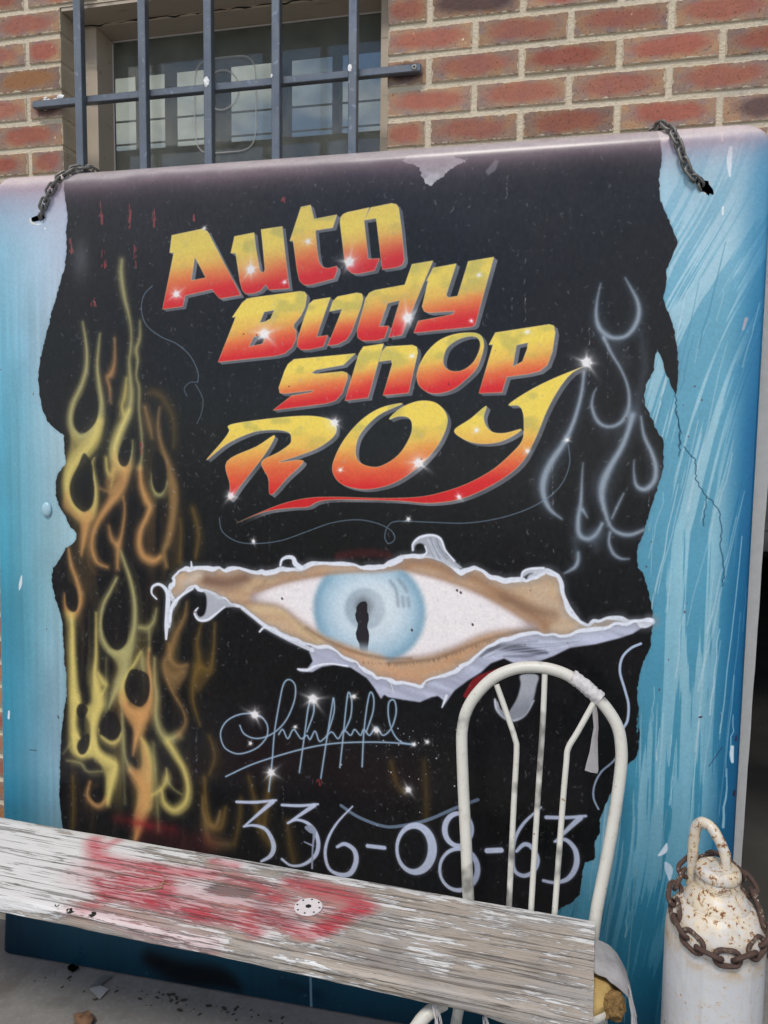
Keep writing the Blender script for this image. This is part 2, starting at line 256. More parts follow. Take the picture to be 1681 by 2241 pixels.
BODIES = [(9, OL, .6, [(800, 750), (880, 790), (960, 740), (1000, 650), (985, 800), (940, 930), (880, 1050), (810, 1190), (860, 1000), (880, 880)]), (9, OR, .7, [(905, 1050), (935, 1150), (1000, 1215), (1060, 1220), (1110, 1160), (1130, 1060), (1120, 1180), (1080, 1270), (1030, 1380), (990, 1540), (1000, 1380), (960, 1290), (910, 1200)]),
          (9, YO, .7, [(690, 1050), (720, 950), (760, 1090), (770, 1160), (740, 1260), (720, 1400), (740, 1500), (830, 1570), (870, 1620), (840, 1750), (800, 1900), (790, 1750), (770, 1650), (700, 1560), (650, 1560), (670, 1450), (680, 1330), (620, 1200), (680, 1150)]), (9, OR, .7, [(1050, 1410), (1110, 1560), (1130, 1700), (1110, 1850), (1070, 2000), (1010, 2190), (1000, 2000), (1040, 1850), (1030, 1720), (960, 1600), (1020, 1650), (1060, 1600)]),
          (9, YO, .6, [(515, 620), (545, 600), (560, 800), (580, 1000), (600, 1150), (560, 1200), (565, 1350), (595, 1420), (550, 1480), (525, 1300), (520, 1000)]), (9, BR, .5, [(1220, 860), (1270, 930), (1340, 920), (1400, 860), (1380, 960), (1320, 1050), (1270, 1060)]), (9, DB, .5, [(1450, 850), (1520, 930), (1590, 900), (1540, 1000), (1470, 1080), (1440, 1000)]),
          (8, YO, .5, [(240, 1240), (310, 1300), (400, 1250), (450, 1150), (440, 1260), (380, 1360), (290, 1460), (230, 1560), (205, 1680), (190, 1600), (200, 1480), (230, 1350)]), (8, OR, .55, [(215, 1640), (240, 1750), (320, 1820), (390, 1780), (415, 1700), (400, 1820), (360, 1900), (320, 2060), (310, 1900), (250, 1840), (180, 1760)]),
          (8, OR, .45, [(540, 1370), (570, 1460), (620, 1500), (660, 1420), (640, 1560), (590, 1650), (520, 1760), (430, 1850), (500, 1700), (470, 1600), (500, 1540)]), (8, BR, .5, [(930, 1550), (975, 1650), (960, 1850), (920, 2010), (870, 2080), (900, 1950), (920, 1800), (910, 1650)])]
HOLES = [(8, [(330, 1395), (290, 1480), (245, 1570), (230, 1650), (255, 1740), (310, 1795), (350, 1795), (385, 1750), (398, 1660), (390, 1560), (385, 1480)]), (8, [(620, 1290), (585, 1350), (565, 1420), (580, 1475), (620, 1485), (648, 1420), (655, 1340)]),
         (8, [(820, 1380), (800, 1480), (800, 1580), (820, 1650), (855, 1668), (890, 1635), (898, 1540), (880, 1440)]), (9, [(985, 900), (945, 960), (930, 1040), (955, 1120), (1020, 1175), (1065, 1172), (1105, 1110), (1115, 1010), (1090, 930)]),
         (9, [(505, 250), (490, 330), (500, 420), (530, 468), (570, 462), (580, 380), (560, 290)]), (9, [(860, 330), (800, 430), (765, 540), (780, 640), (830, 735), (890, 755), (945, 690), (950, 560), (940, 420)]), (9, [(740, 1370), (770, 1395), (830, 1428), (880, 1400), (900, 1330), (860, 1230), (790, 1230)]),
         (9, [(590, 1160), (570, 1210), (590, 1262), (625, 1260), (655, 1200), (625, 1165)]), (9, [(600, 1420), (575, 1470), (595, 1530), (635, 1525), (665, 1460), (660, 1380)]), (9, [(690, 1800), (680, 1850), (710, 1890), (750, 1885), (770, 1830), (740, 1790)]), (8, [(320, 1000), (275, 1080), (258, 1160), (275, 1230), (320, 1258), (380, 1220), (420, 1150), (425, 1040), (400, 960)])]
GHOST = [
    [(520, 130, 2), (495, 250, 9), (490, 360, 15), (515, 440, 20), (570, 490, 20), (630, 505, 17), (700, 488, 18), (755, 425, 20), (785, 340, 20), (775, 250, 15), (730, 160, 9), (690, 90, 3)],
    [(540, 500, 12), (600, 620, 11), (660, 720, 9), (705, 830, 10), (718, 930, 13), (705, 1020, 17), (650, 1095, 15), (570, 1118, 14), (500, 1080, 15), (460, 980, 12), (472, 890, 5), (490, 860, 2)],
    [(740, 1040, 26), (710, 1150, 22), (660, 1270, 24), (590, 1390, 28), (540, 1500, 34), (528, 1600, 28), (555, 1720, 18), (590, 1810, 14), (650, 1855, 17), (730, 1865, 17), (820, 1830, 12)],
    [(800, 1050, 6), (820, 1180, 13), (870, 1290, 17), (900, 1390, 20), (892, 1490, 22), (830, 1550, 22), (768, 1525, 15), (750, 1430, 6), (752, 1350, 2)],
    [(405, 740, 10), (385, 900, 15), (335, 1080, 18), (265, 1230, 24), (180, 1360, 30), (128, 1480, 32), (125, 1590, 26), (170, 1690, 17), (250, 1755, 5)],
    [(398, 1370, 2), (390, 1500, 8), (383, 1640, 15), (365, 1760, 20), (372, 1860, 22), (430, 1895, 20), (490, 1860, 18), (530, 1790, 14)], [(395, 1690, 12), (428, 1745, 3)],
    [(365, 1990, 10), (362, 2050, 16), (335, 2095, 15), (270, 2132, 4)], [(585, 1850, 9), (578, 1920, 11), (608, 1995, 13), (660, 2030, 10), (715, 2032, 3)], [(680, 1580, 4), (640, 1660, 8), (600, 1750, 6)]]
EDGE_L = [(7, (455, -60)), (7, (466, 100)), (7, (474, 190)), (7, (488, 300)), (7, (500, 400)), (7, (502, 450)), (7, (496, 520)), (7, (495, 700)), (7, (482, 800)), (7, (440, 950)), (7, (400, 1090)), (7, (380, 1150)), (7, (345, 1310)), (7, (320, 1400)), (7, (290, 1550)), (7, (285, 1620)), (7, (296, 1740)), (7, (312, 1840)), (7, (350, 1945)), (7, (420, 2010)), (7, (480, 2055)),
          (20, (283, 160)), (20, (290, 230)), (20, (255, 275)), (20, (243, 310)), (20, (247, 370)), (20, (262, 420)), (20, (282, 450)), (20, (310, 510)), (20, (333, 528)), (20, (337, 562)), (20, (322, 585)), (20, (290, 602)), (20, (270, 640)), (20, (235, 690)), (20, (228, 740)), (20, (236, 790)), (20, (250, 840)), (20, (276, 930)), (20, (278, 1000)), (20, (284, 1100)), (20, (292, 1160)), (20, (294, 1250)), (20, (282, 1320)), (20, (272, 1400)), (20, (266, 1500)), (20, (262, 1700)), (20, (270, 1790)), (20, (280, 1850)), (20, (300, 2100)), (0, (230, 2010)), (0, (420, 2060)), (0, (800, 2110)), (0, (1140, 2060)), (0, (1215, 1995))]
EDGE_R = [(15, (262, -10)), (15, (272, 120)), (15, (280, 190)), (15, (292, 260)), (15, (276, 400)), (15, (277, 560)), (15, (330, 670)), (15, (395, 825)), (15, (352, 930)), (15, (322, 1000)), (15, (318, 1100)), (15, (299, 1190)), (15, (340, 1300)), (15, (370, 1390)), (15, (386, 1480)), (15, (396, 1600)), (15, (392, 1740)), (15, (383, 1812)), (15, (355, 1760)), (15, (325, 1690)), (15, (292, 1590)), (15, (260, 1510)), (15, (247, 1570)), (15, (240, 1650)), (15, (215, 1700)), (15, (190, 1750)), (15, (175, 1825)), (15, (182, 1880)), (15, (215, 1950)), (15, (275, 2070)),
          (16, (298, 190)), (16, (302, 260)), (16, (300, 370)), (16, (265, 490)), (16, (215, 640)), (16, (180, 760)), (16, (140, 860)), (16, (130, 910)), (16, (135, 1010)), (16, (165, 1045)), (16, (192, 1110)), (16, (215, 1220)), (16, (231, 1290)), (16, (230, 1380)), (16, (215, 1520)), (16, (180, 1600)), (16, (160, 1650)), (16, (138, 1750)), (16, (130, 1800)), (16, (142, 1950)), (16, (130, 2100)), (17, (132, 180)), (17, (148, 330)), (17, (140, 420)), (17, (120, 470)), (17, (75, 512)), (13, (1490, 1010)), (13, (1400, 1230)), (13, (1372, 1290)), (13, (1372, 1400)), (13, (1332, 1460)), (13, (1335, 1560)), (13, (1322, 1600)), (13, (1262, 1616)), (13, (1245, 1680)), (13, (1238, 1760)), (13, (1222, 1850)), (13, (1160, 1910)), (13, (1075, 1955))]
def paint_mural():
    rs = np.random.RandomState(4)
    yy, xx = np.mgrid[0:AH, 0:AW].astype(np.float32)
    # blue ground: lilac at the top, pale along the torn edge, deep teal at the foot with the plank's shade painted in
    t = yy / AH
    I = np.empty((AH, AW, 3), np.float32)
    left = xx < 700
    sl = sst(20, 230, xx + 26 * (lowf(90, 260, 3) - .5)); ed = sst(1750, 1915, xx - 0 * yy)
    for ch in range(3):
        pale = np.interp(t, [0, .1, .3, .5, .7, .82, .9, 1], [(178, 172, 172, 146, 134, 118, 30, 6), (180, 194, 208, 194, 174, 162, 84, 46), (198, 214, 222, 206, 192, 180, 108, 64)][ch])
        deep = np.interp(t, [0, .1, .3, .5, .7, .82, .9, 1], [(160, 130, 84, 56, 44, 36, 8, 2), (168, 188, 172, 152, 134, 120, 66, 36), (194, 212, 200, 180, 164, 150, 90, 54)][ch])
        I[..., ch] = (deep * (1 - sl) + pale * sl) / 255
    st = lowf(9, 420, 7, 3, 2); bl = lowf(170, 230, 17, 3)
    I *= (1 + .13 * (st - .5) * sst(.06, .2, t) + .22 * (bl - .5))[..., None]
    # right-hand side: dragged, bending brush strokes in two blues
    X0 = 1430; xs, ys = xx[:, X0:], yy[:, X0:]
    bend = 150 * np.exp(-((ys - 60) / 330) ** 2) * 1.0 + .16 * np.clip(900 - ys, 0, 900)
    u = xs - bend + 60 * sst(1560, 2100, ys)
    n1 = fbm(u / 38, ys / 520 + 3, 31, 2); n2 = fbm(u / 11, ys / 300, 37, 3); n3 = fbm(u / 4.2, ys / 190, 41, 2); blot = fbm(xs / 60, ys / 110, 43, 4)
    lite = sst(.495, .532, .40 * n1 + .32 * n2 + .22 * n3 + .12 * blot) * (.62 + .38 * n2)
    top = sst(760, 100, ys)
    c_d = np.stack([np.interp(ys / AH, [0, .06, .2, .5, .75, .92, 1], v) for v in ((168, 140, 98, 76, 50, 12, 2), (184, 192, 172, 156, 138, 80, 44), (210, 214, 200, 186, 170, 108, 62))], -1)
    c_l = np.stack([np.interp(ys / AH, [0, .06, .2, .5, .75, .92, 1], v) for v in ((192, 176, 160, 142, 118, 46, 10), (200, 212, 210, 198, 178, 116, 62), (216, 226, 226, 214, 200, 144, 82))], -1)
    fade = (1 - .45 * sst(1500, 1900, ys)) * (.55 + .45 * sst(60, 330, ys))
    R = c_d + (c_l - c_d) * (lite * fade)[..., None]
    e = sst(1815, 1898, xs + .011 * (ys - 900) + 10 * (n1 - .5))[..., None] * (1 - top[..., None] * .45)
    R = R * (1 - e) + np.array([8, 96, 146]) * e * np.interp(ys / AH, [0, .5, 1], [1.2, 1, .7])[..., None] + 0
    R *= (1 + .10 * (fbm(xs / 120, ys / 160, 47, 3) - .5))[..., None]
    for k in range(90):                                                # thin runs of paint
        xr = 1500 + rs.rand() * 400; ya = 250 + rs.rand() * 1500; L = 60 + rs.rand() ** 2 * 420; sl_ = -(.16 if ya < 900 else .02) - .05 * rs.rand()
        S_ = np.array([(xr + sl_ * L * q + rs.randn() * 1.2, ya + L * q) for q in np.linspace(0, 1, 7)]); D, ax, ay = stroke_field(S_, np.linspace(.6, .5 + 2.2 * rs.rand() ** 2, 7), 3)
        over(R, 1 - sst(-.6, 1.2, D), ax - X0, ay, np.array([186, 216, 226] if rs.rand() < .65 else [66, 140, 172], np.float32) * (1 if ya < 1500 else .75), .3 + .4 * rs.rand())
    bw = sst(1430, 1520, xs)[..., None]; I[:, X0:] = I[:, X0:] * (1 - bw) + R / 255 * bw
    gy = I.mean(-1, keepdims=True); I = (I + (gy - I) * .12) * np.array([1.02, .99, .985], np.float32)
    # the black field with its ragged edge
    def seq(E): return np.vstack([T(r, [p]) for r, p in E])
    P = np.vstack([seq(EDGE_L), seq(EDGE_R)[::-1]])
    Q = []
    for i in range(len(P)):                                            # small tears along the edge
        a, b = P[i], P[(i + 1) % len(P)]; L = np.hypot(*(b - a)); nn = int(max(1, L // 6)) if L < 250 else 1
        nv = np.array([a[1] - b[1], b[0] - a[0]]) / (L + 1e-6)
        for k in range(nn): Q.append(a + (b - a) * k / nn + nv * (rs.randn() * .9 if L < 250 else 0))
    Q = np.array(Q); Q[:, 1] = np.clip(Q[:, 1], 3, AH - 5); m, x0, y0 = fill([Q])
    g = lowf(300, 300, 61, 4); f2 = lowf(5., 10., 66, 2, 2)
    blk = np.empty_like(I)
    br = np.clip(9 + 12 * g + 17 * (f2 - .5), 3, 80)
    blk[..., 0] = br + 5 * (lowf(200, 200, 71) - .4); blk[..., 1] = br + 1; blk[..., 2] = br + 5 * lowf(240, 160, 73) + 1
    blk /= 255
    dk = np.pad(m, 14); over(I, blur(dk, 7), x0 - 14, y0 - 14, rgb(70, 96, 104), .35)
    over(I, m, x0, y0, blk[y0:y0 + m.shape[0], x0:x0 + m.shape[1]])
    field = np.zeros((AH, AW), np.float32); field[y0:y0 + m.shape[0], x0:x0 + m.shape[1]] = m
    brush(I, 0, [(330, 2100, 20), (400, 2130, 30), (480, 2140, 26), (520, 2160, 10)], rgb(10, 12, 16), .9, soft=24)
    brush(I, 0, [(620, 2150, 10), (700, 2180, 8)], rgb(8, 30, 44), .6, soft=20)
    I0 = I.copy()
    # flames
    fy = yy / AH; cxm = T(0, [(270, 1250)])[0][0]
    smk = sst(300, 60, np.abs(xx - cxm + 40 * (lowf(160, 300, 81) - .5))) * sst(.24, .42, fy) * sst(.93, .80, fy) * sst(.38, .72, lowf(34, 260, 83, 3)) 
    hue = lowf(120, 200, 85)[..., None]; I = I * (1 - .36 * smk[..., None]) + (rgb(150, 138, 70) * hue + rgb(120, 70, 44) * (1 - hue)) * .36 * smk[..., None]
    for reg, col, a, pts in FLAMES:
        brush(I, reg, [(p[0], p[1], p[2] * 2.8) for p in pts], col * .74, a * .34, soft=18)
    for reg, col, a, pts in FLAMES: brush(I, reg, pts, col * (.85 + .1 * rs.rand()), a * .66, soft=9, ws=1.6); brush(I, reg, [(p[0], p[1], p[2] * .6) for p in pts], np.clip(col * 1.05, 0, 1), a * .55, soft=4.5)
    for reg, col, a, pts in FLAMES:                                    # feathered echoes that thicken the fire
        for q in range(3):
            dx, dy, k = rs.randn() * 26, rs.randn() * 34, .35 + .5 * rs.rand(); sc_ = .9 + .2 * rs.rand(); mx_, my_ = np.mean([p[0] for p in pts]), np.mean([p[1] for p in pts])
            brush(I, reg, [((p[0] - mx_) * sc_ + mx_ + dx, p[1] + dy, p[2] * k) for p in pts], col * (.7 + .3 * rs.rand()), a * .17, soft=7)
    for reg, col, a, pts in BODIES: shape(I, reg, pts, col * .92, a, soft=6, sm=True)
    for reg, pts in HOLES: shape(I, reg, pts, rgb(20, 19, 22), .74, soft=2.2, sm=True)
    gh = rgb(166, 184, 202)
    for pts in GHOST:
        brush(I, 14, [(p[0], p[1], p[2] * 2.4) for p in pts], gh * .7, .26, soft=13)
        brush(I, 14, pts, gh * .95, .5, soft=6)
        brush(I, 14, [(p[0], p[1], p[2] * .5) for p in pts], rgb(206, 218, 230), .42, soft=3.5)
    for pts, a in (([(800, 480, 20), (825, 650, 24), (810, 800, 24), (775, 960, 34), (745, 1040, 34)], .3), ([(480, 1880, 60), (490, 1960, 24)], .3), ([(340, 1900, 24), (350, 2000, 24)], .3), ([(640, 560, 40), (700, 680, 30)], .18), ([(560, 1180, 50), (620, 1160, 40)], .12)):
        brush(I, 14, pts, gh * .75, a, soft=14)
    I = I * field[..., None] + I0 * (1 - field[..., None])
    # thin scrolls
    sw = rgb(120, 140, 158)
    for reg, pts, w, a, c in ((8, [(800, 240), (745, 300), (725, 400), (760, 510), (860, 590), (970, 640), (1060, 720), (1115, 830), (1115, 900)], 4, .7, sw), (8, [(1115, 905), (1060, 908), (1022, 950), (1040, 1000)], 4, .6, sw), (8, [(1100, 920), (1150, 1020), (1140, 1120), (1110, 1190)], 4, .6, sw),
                              (5, [(148, 615), (160, 670), (220, 710), (300, 718), (400, 705), (500, 670), (600, 635), (700, 622), (780, 635), (840, 665), (855, 700), (830, 718), (815, 690), (830, 645), (870, 628), (1000, 632), (1150, 635), (1300, 610), (1430, 560), (1520, 490), (1560, 400), (1555, 320)], 2.2, .75, sw),
                              (16, [(155, 1500), (90, 1530), (35, 1590), (20, 1680), (50, 1790), (75, 1890), (70, 1990), (45, 2040)], 8, .95, rgb(190, 206, 230)), (13, [(1545, 630), (1490, 850), (1380, 960), (1330, 1060), (1325, 1150), (1360, 1230)], 7, .9, rgb(176, 192, 214)), (19, [(110, 30), (200, 90), (330, 138), (430, 135), (560, 105), (700, 45), (820, 0)], 9, .75, rgb(130, 150, 176))):
        brush(I, reg, pts, c, a, soft=1.6, w=w)
    lettering(I)
    eye(I, xx, yy)
    # signature
    sg = rgb(158, 184, 206)
    for pts in ([(235, 380), (260, 430), (320, 458), (390, 450), (460, 410), (520, 340), (565, 230), (570, 140), (535, 103), (500, 130), (475, 240), (445, 420), (430, 600), (410, 780)], [(405, 400), (395, 365), (360, 325), (300, 308), (220, 318), (150, 360), (118, 430), (140, 510), (200, 548), (260, 548), (340, 515), (395, 455), (405, 400)],
                [(470, 435), (495, 405), (525, 460), (560, 405), (605, 460), (640, 440), (660, 465), (690, 415), (715, 475), (745, 460), (790, 420), (830, 460), (865, 410), (905, 440), (930, 405), (965, 440), (985, 405), (1020, 440), (1060, 390), (1100, 440), (1150, 400), (1180, 310), (1175, 240), (1155, 225), (1135, 250), (1135, 330), (1160, 420), (1210, 480), (1290, 497)],
                [(595, 665), (625, 450), (650, 270), (675, 215), (682, 300), (640, 420)], [(725, 700), (760, 470), (790, 280), (802, 215), (805, 300), (770, 420)], [(840, 635), (860, 450), (880, 250), (893, 180), (912, 230), (905, 330), (865, 420)], [(975, 630), (985, 430), (1005, 260), (1025, 180), (1045, 215), (1040, 300), (1000, 420)],
                [(150, 690), (300, 620), (480, 560), (650, 515), (800, 490), (950, 482), (1120, 483), (1290, 495)]):
        brush(I, 12, pts, sg * .8, .35, soft=5, w=8); brush(I, 12, pts, sg, .95, soft=1.5, w=4.5)
    # telephone number 336-08-63
    nb = rgb(200, 208, 230)
    el = lambda cx, cy, rx, ry, w0, w1: [(cx + rx * math.cos(a), cy + ry * math.sin(a), w0 + (w1 - w0) * (.5 + .5 * math.cos(a))) for a in np.linspace(-1.8, math.tau - 1.8, 26)]
    NUM = [(12, [(215, 843, 9), (330, 845, 10), (455, 833, 7)]), (12, [(435, 842, 14), (360, 905, 11), (262, 990, 6)]), (12, [(258, 993, 6), (315, 985, 9), (385, 1005, 12), (425, 1060, 15), (440, 1120, 16), (420, 1170, 13), (365, 1203, 8)]),
           (12, [(490, 862, 9), (600, 866, 10), (708, 857, 7)]), (12, [(685, 864, 14), (610, 915, 11), (528, 970, 6)]), (12, [(524, 972, 6), (580, 952, 8), (645, 972, 11), (692, 1025, 13), (710, 1100, 14), (690, 1170, 13), (620, 1222, 10), (545, 1228, 8), (490, 1190, 9)]),
           (19, [(170, 35, 4), (90, 120, 6), (42, 205, 8), (28, 285, 9), (50, 360, 9), (110, 390, 12), (160, 380, 14), (188, 320, 14), (178, 262, 13), (130, 230, 11), (90, 245, 8)]), (19, [(248, 240, 11), (335, 250, 11)]),
           (19, el(492, 255, 92, 120, 9, 24)), (19, el(720, 155, 72, 84, 15, 8)), (19, el(720, 362, 98, 108, 8, 15)), (19, [(868, 265, 14), (940, 262, 14)]),
           (19, [(1148, 40, 5), (1060, 120, 8), (1012, 205, 9), (1000, 300, 10), (1012, 370, 10), (1060, 395, 11), (1110, 370, 11), (1130, 310, 11), (1100, 248, 12), (1060, 232, 11), (1020, 268, 8)]),
           (19, [(1175, 92, 10), (1280, 93, 9), (1380, 85, 7)]), (19, [(1350, 95, 14), (1290, 150, 11), (1225, 215, 7)]), (19, [(1218, 218, 6), (1275, 208, 10), (1325, 262, 13), (1330, 340, 14), (1290, 408, 12), (1222, 430, 9), (1160, 420, 8)])]
    for reg, pts in NUM: brush(I, reg, pts, nb * .7, .3, soft=6, ws=1.5)
    for reg, pts in NUM: brush(I, reg, pts, nb, .93, soft=1.6)
    brush(I, 12, [(640, 1000, 14), (668, 1010, 26), (685, 1030, 12), (676, 1120, 6), (672, 1244, 7)], rgb(150, 156, 174), .95, soft=1); brush(I, 12, [(625, 1085, 5), (680, 1110, 7)], rgb(150, 156, 174), .95, soft=1)
    brush(I, 18, [(1342, 850, 6), (1346, 1020, 6)], rgb(120, 150, 166), .8, soft=1)
    for s in ((3, 205, 578, 34, .4), (3, 590, 450, 44, 1.5), (3, 348, 235, 14, 0), (3, 885, 305, 20, .2), (3, 765, 515, 14, 0), (3, 1100, 410, 48, .9), (3, 660, 783, 52, .5), (4, 455, 463, 50, 1.2), (4, 1385, 695, 50, .2), (4, 150, 175, 18, 0), (4, 478, 660, 14, 0), (4, 1075, 535, 14, 0), (4, 825, 240, 14, 0), (4, 785, 480, 12, 0),
              (5, 612, 230, 38, .5), (5, 193, 525, 34, .1), (5, 952, 392, 46, .35), (5, 1115, 530, 18, 0), (5, 1390, 345, 16, 0), (5, 635, 420, 14, 0), (5, 1185, 262, 16, 0), (5, 285, 710, 18, .4), (5, 910, 620, 16, .2), (5, 1550, 300, 14, 0), (12, 325, 315, 44, .3), (12, 678, 220, 52, .6), (12, 425, 665, 40, .2), (12, 1255, 770, 30, 0), (12, 1290, 495, 16, 0), (12, 1060, 410, 26, 1), (12, 570, 390, 14, 0), (12, 1370, 480, 16, 0), (12, 925, 205, 20, 0), (12, 300, 490, 16, 0)):
        sparkle(I, s[0], s[1], s[2], s[3], s[4])
    # red overspray, blots and drips
    for reg, pts, a, sf in ((0, [(255, 1792, 6), (300, 1800, 12), (380, 1815, 8)], .5, 26), (0, [(290, 1800, 4), (330, 1808, 6)], .4, 10), (0, [(330, 1840, 40), (450, 1850, 30)], .2, 24), (11, [(470, 1030, 16), (530, 950, 26), (600, 905, 18), (680, 865, 8)], .85, 2), (0, [(740, 1216, 8), (800, 1210, 10), (850, 1214, 8)], .3, 8)):
        brush(I, reg, pts, rgb(150, 34, 40), a, soft=sf)
    for x, y, l in ((222, 428, 50), (285, 445, 60), (336, 455, 50), (155, 520, 35), (296, 530, 45), (228, 540, 40), (205, 650, 14), (310, 960, 26), (425, 470, 10), (620, 430, 8), (700, 1700, 16)):
        for k in range(7):
            xo = rs.randn() * 2.2; ya = y + rs.rand() * l
            brush(I, 0, [(x + xo, ya), (x + xo + rs.randn() * 2, ya + 4 + rs.rand() * l * .35)], rgb(150, 52, 54), .75, soft=.7, w=.6 + rs.rand() * 1.3, n=2)
    # wear: fine scratches, specks, paint spatter
    N = 15000; sx, sy = rs.rand(N) * (AW - 40) + 20, rs.rand(N) * (AH - 40) + 20
    dens = lowf(260, 200, 111)[sy.astype(int), sx.astype(int)]; keep = (rs.rand(N) < (.25 + 1.1 * np.clip(dens - .25, 0, 1))) & ((field[sy.astype(int), sx.astype(int)] > .5) | (rs.rand(N) < .06)); sx, sy = sx[keep], sy[keep]; N = len(sx)
    Ls = rs.rand(N) ** 2.5 * 11 + 1; an = np.where(rs.rand(N) < .7, rs.rand(N) * math.tau, 1.57); cur = rs.randn(N) * .12; al = rs.rand(N) ** 1.6
    lay = np.zeros((AH, AW), np.float32)
    for q in np.linspace(0, 1, 24):
        ang = an + cur * q * 6; px = np.clip(sx + Ls * q * np.cos(ang), 1, AW - 3).astype(int); py = np.clip(sy + Ls * q * np.sin(ang), 1, AH - 3).astype(int)
        np.maximum.at(lay, (py, px), al); np.maximum.at(lay, (py, px + 1), al * .75)
    big = rs.rand(N) < .02
    for ox in (0, 1, 2):
        for oy in (0, 1, 2): np.maximum.at(lay, (np.clip(sy[big] + oy, 0, AH - 1).astype(int), np.clip(sx[big] + ox, 0, AW - 1).astype(int)), al[big])
    lay = np.clip(lay * .5 + blur(lay, 1) * .7, 0, 1)[..., None] * .52; I = I * (1 - lay) + rgb(176, 178, 182) * lay
    for k in range(120):
        if k < 80: p = T(12, [(1250 + rs.randn() * 150, 520 + rs.randn() * 90)])[0]
        else: p = T(12, [(1250 + rs.randn() * 90, 640 + rs.rand() * 360)])[0]
        D, ax, ay = stroke_field(np.array([p, p + .3]), np.full(2, .4 + 1.5 * rs.rand() ** 4), 2); over(I, 1 - sst(-.5, .6, D), ax, ay, rgb(224, 228, 234), .8)
    for x, y, l, w in ((600, 640, 160, 1), (1210, 1000, 130, 1), (1290, 700, 150, 1.), (1150, 640, 60, 1.2), (1420, 1060, 110, 1), (620, 1720, 70, 1.), (430, 1590, 130, .9), (1110, 380, 60, 1.2), (1330, 750, 120, .8), (1120, 650, 90, .8), (590, 1100, 180, .5)):
        for k in range(int(l / 5)):
            ya = y + rs.rand() * l; brush(I, 0, [(x + rs.randn() * 1.2, ya), (x + rs.randn() * 1.2, ya + 2 + rs.rand() * 5)], rgb(176, 178, 180), .6 * rs.rand() + .1, soft=.5, w=.5 * w, n=2)
    for reg, pts in ((15, [(383, 1812), (378, 1900), (405, 2010), (408, 2090), (400, 2140)]), (16, [(385, 0), (395, 110), (408, 190), (400, 290)]), (16, [(430, 228), (455, 260), (500, 300), (515, 380), (508, 440), (580, 550), (615, 575), (660, 640), (680, 760), (668, 870), (690, 1060), (680, 1130)]), (16, [(580, 550), (565, 640), (560, 740)])):
        Pz = []
        for a, b in zip(pts[:-1], pts[1:]):
            for k in range(5): Pz.append((a[0] + (b[0] - a[0]) * k / 5 + rs.randn() * 5, a[1] + (b[1] - a[1]) * k / 5))
        brush(I, reg, Pz + [pts[-1]], rgb(20, 60, 84), .85, soft=.7, w=2.6, n=2)
    for reg, pts, c in ((17, [(275, 1110, 6), (310, 1080, 16), (325, 1035, 5)], (226, 232, 240)), (17, [(320, 1160, 8), (340, 1200, 24), (345, 1270, 6)], (196, 212, 226)), (15, [(680, 110, 5), (682, 170, 6)], (236, 238, 244)), (15, [(735, 215, 10), (725, 300, 14), (730, 400, 5)], (226, 236, 242)), (15, [(685, 600, 6), (683, 645, 5)], (236, 240, 244)), (15, [(290, 172, 4), (320, 160, 12), (330, 150, 5)], (232, 230, 232)), (17, [(755, 400, 9), (750, 450, 12), (755, 500, 8)], (216, 226, 232)), (17, [(540, 208, 5), (555, 205, 4)], (40, 20, 30)), (17, [(770, 690, 5), (765, 720, 7)], (60, 20, 24)), (17, [(780, 330, 4), (778, 360, 7)], (50, 40, 70)), (17, [(690, 400, 2), (600, 530, 2)], (40, 50, 80)), (20, [(95, 725, 4), (90, 760, 9), (85, 785, 3)], (226, 228, 230)), (20, [(40, 1320, 5), (38, 1350, 6)], (232, 232, 236)), (7, [(510, 146, 8), (530, 142, 6)], (236, 232, 236)), (7, [(335, 508, 8), (337, 510, 8)], (240, 240, 244)), (20, [(130, 1490, 2), (160, 1492, 2)], (40, 50, 70)), (15, [(572, 505, 9), (585, 490, 9)], (240, 236, 230)), (15, [(590, 445, 3), (610, 440, 2)], (200, 190, 190)), (7, [(225, 432, 5), (228, 460, 7), (262, 478, 6)], (232, 226, 214)), (7, [(275, 480, 6), (300, 478, 4)], (240, 238, 236)), (12, [(1150, 125, 2), (1165, 180, 3)], (224, 226, 224)), (7, [(925, 80, 5), (920, 100, 4)], (232, 228, 230)), (20, [(255, 1340, 3), (258, 1350, 4)], (60, 66, 70)), (15, [(835, 1320, 9), (815, 1390, 6)], (180, 170, 180))):
        brush(I, reg, pts, rgb(*c), .9, soft=.9, n=3)
    for k in range(60):
        p = (rs.rand() * 1600, 700 + rs.rand() * 900); brush(I, 0, [p, (p[0] + rs.randn(), p[1] + rs.rand() * 3)], rgb(90, 26, 28), .7, soft=.5, w=.5 + rs.rand(), n=2)
    # old scraped patch of paint under the top edge
    pk = [(80, 695), (110, 665), (160, 660), (230, 662), (300, 680), (355, 685), (350, 705), (310, 715), (285, 735), (255, 760), (225, 785), (205, 803), (180, 790), (160, 755), (150, 720), (120, 708)]
    ox, oy, s = 840, 0, 1.973; q = [(a / s + ox, b / s + oy) for a, b in pk]
    P = T(0, q); Q = []
    for i in range(len(P)):
        a, b = P[i], P[(i + 1) % len(P)]
        for k in range(6): Q.append(a + (b - a) * k / 6 + rs.randn(2) * 1.6)
    m, x0, y0 = fill([np.array(Q)]); h, w = m.shape; n = fbm(xx[:h, :w] / 14, yy[:h, :w] / 14, 88, 4); v = 196 + 90 * (n - .4)
    over(I, m, x0, y0, np.stack([v, v, v * 1.01], -1) / 255, .95)
    shape(I, 0, [(1062, 375), (1085, 348), (1092, 352), (1085, 372), (1068, 384)], rgb(110, 112, 116), .8, soft=1)
    # faded purple and settled dust along the rolled top edge
    yt = (V1 - 2.124) * 1000
    d = yy - yt + 14 * (lowf(120, 60, 91) - .5)
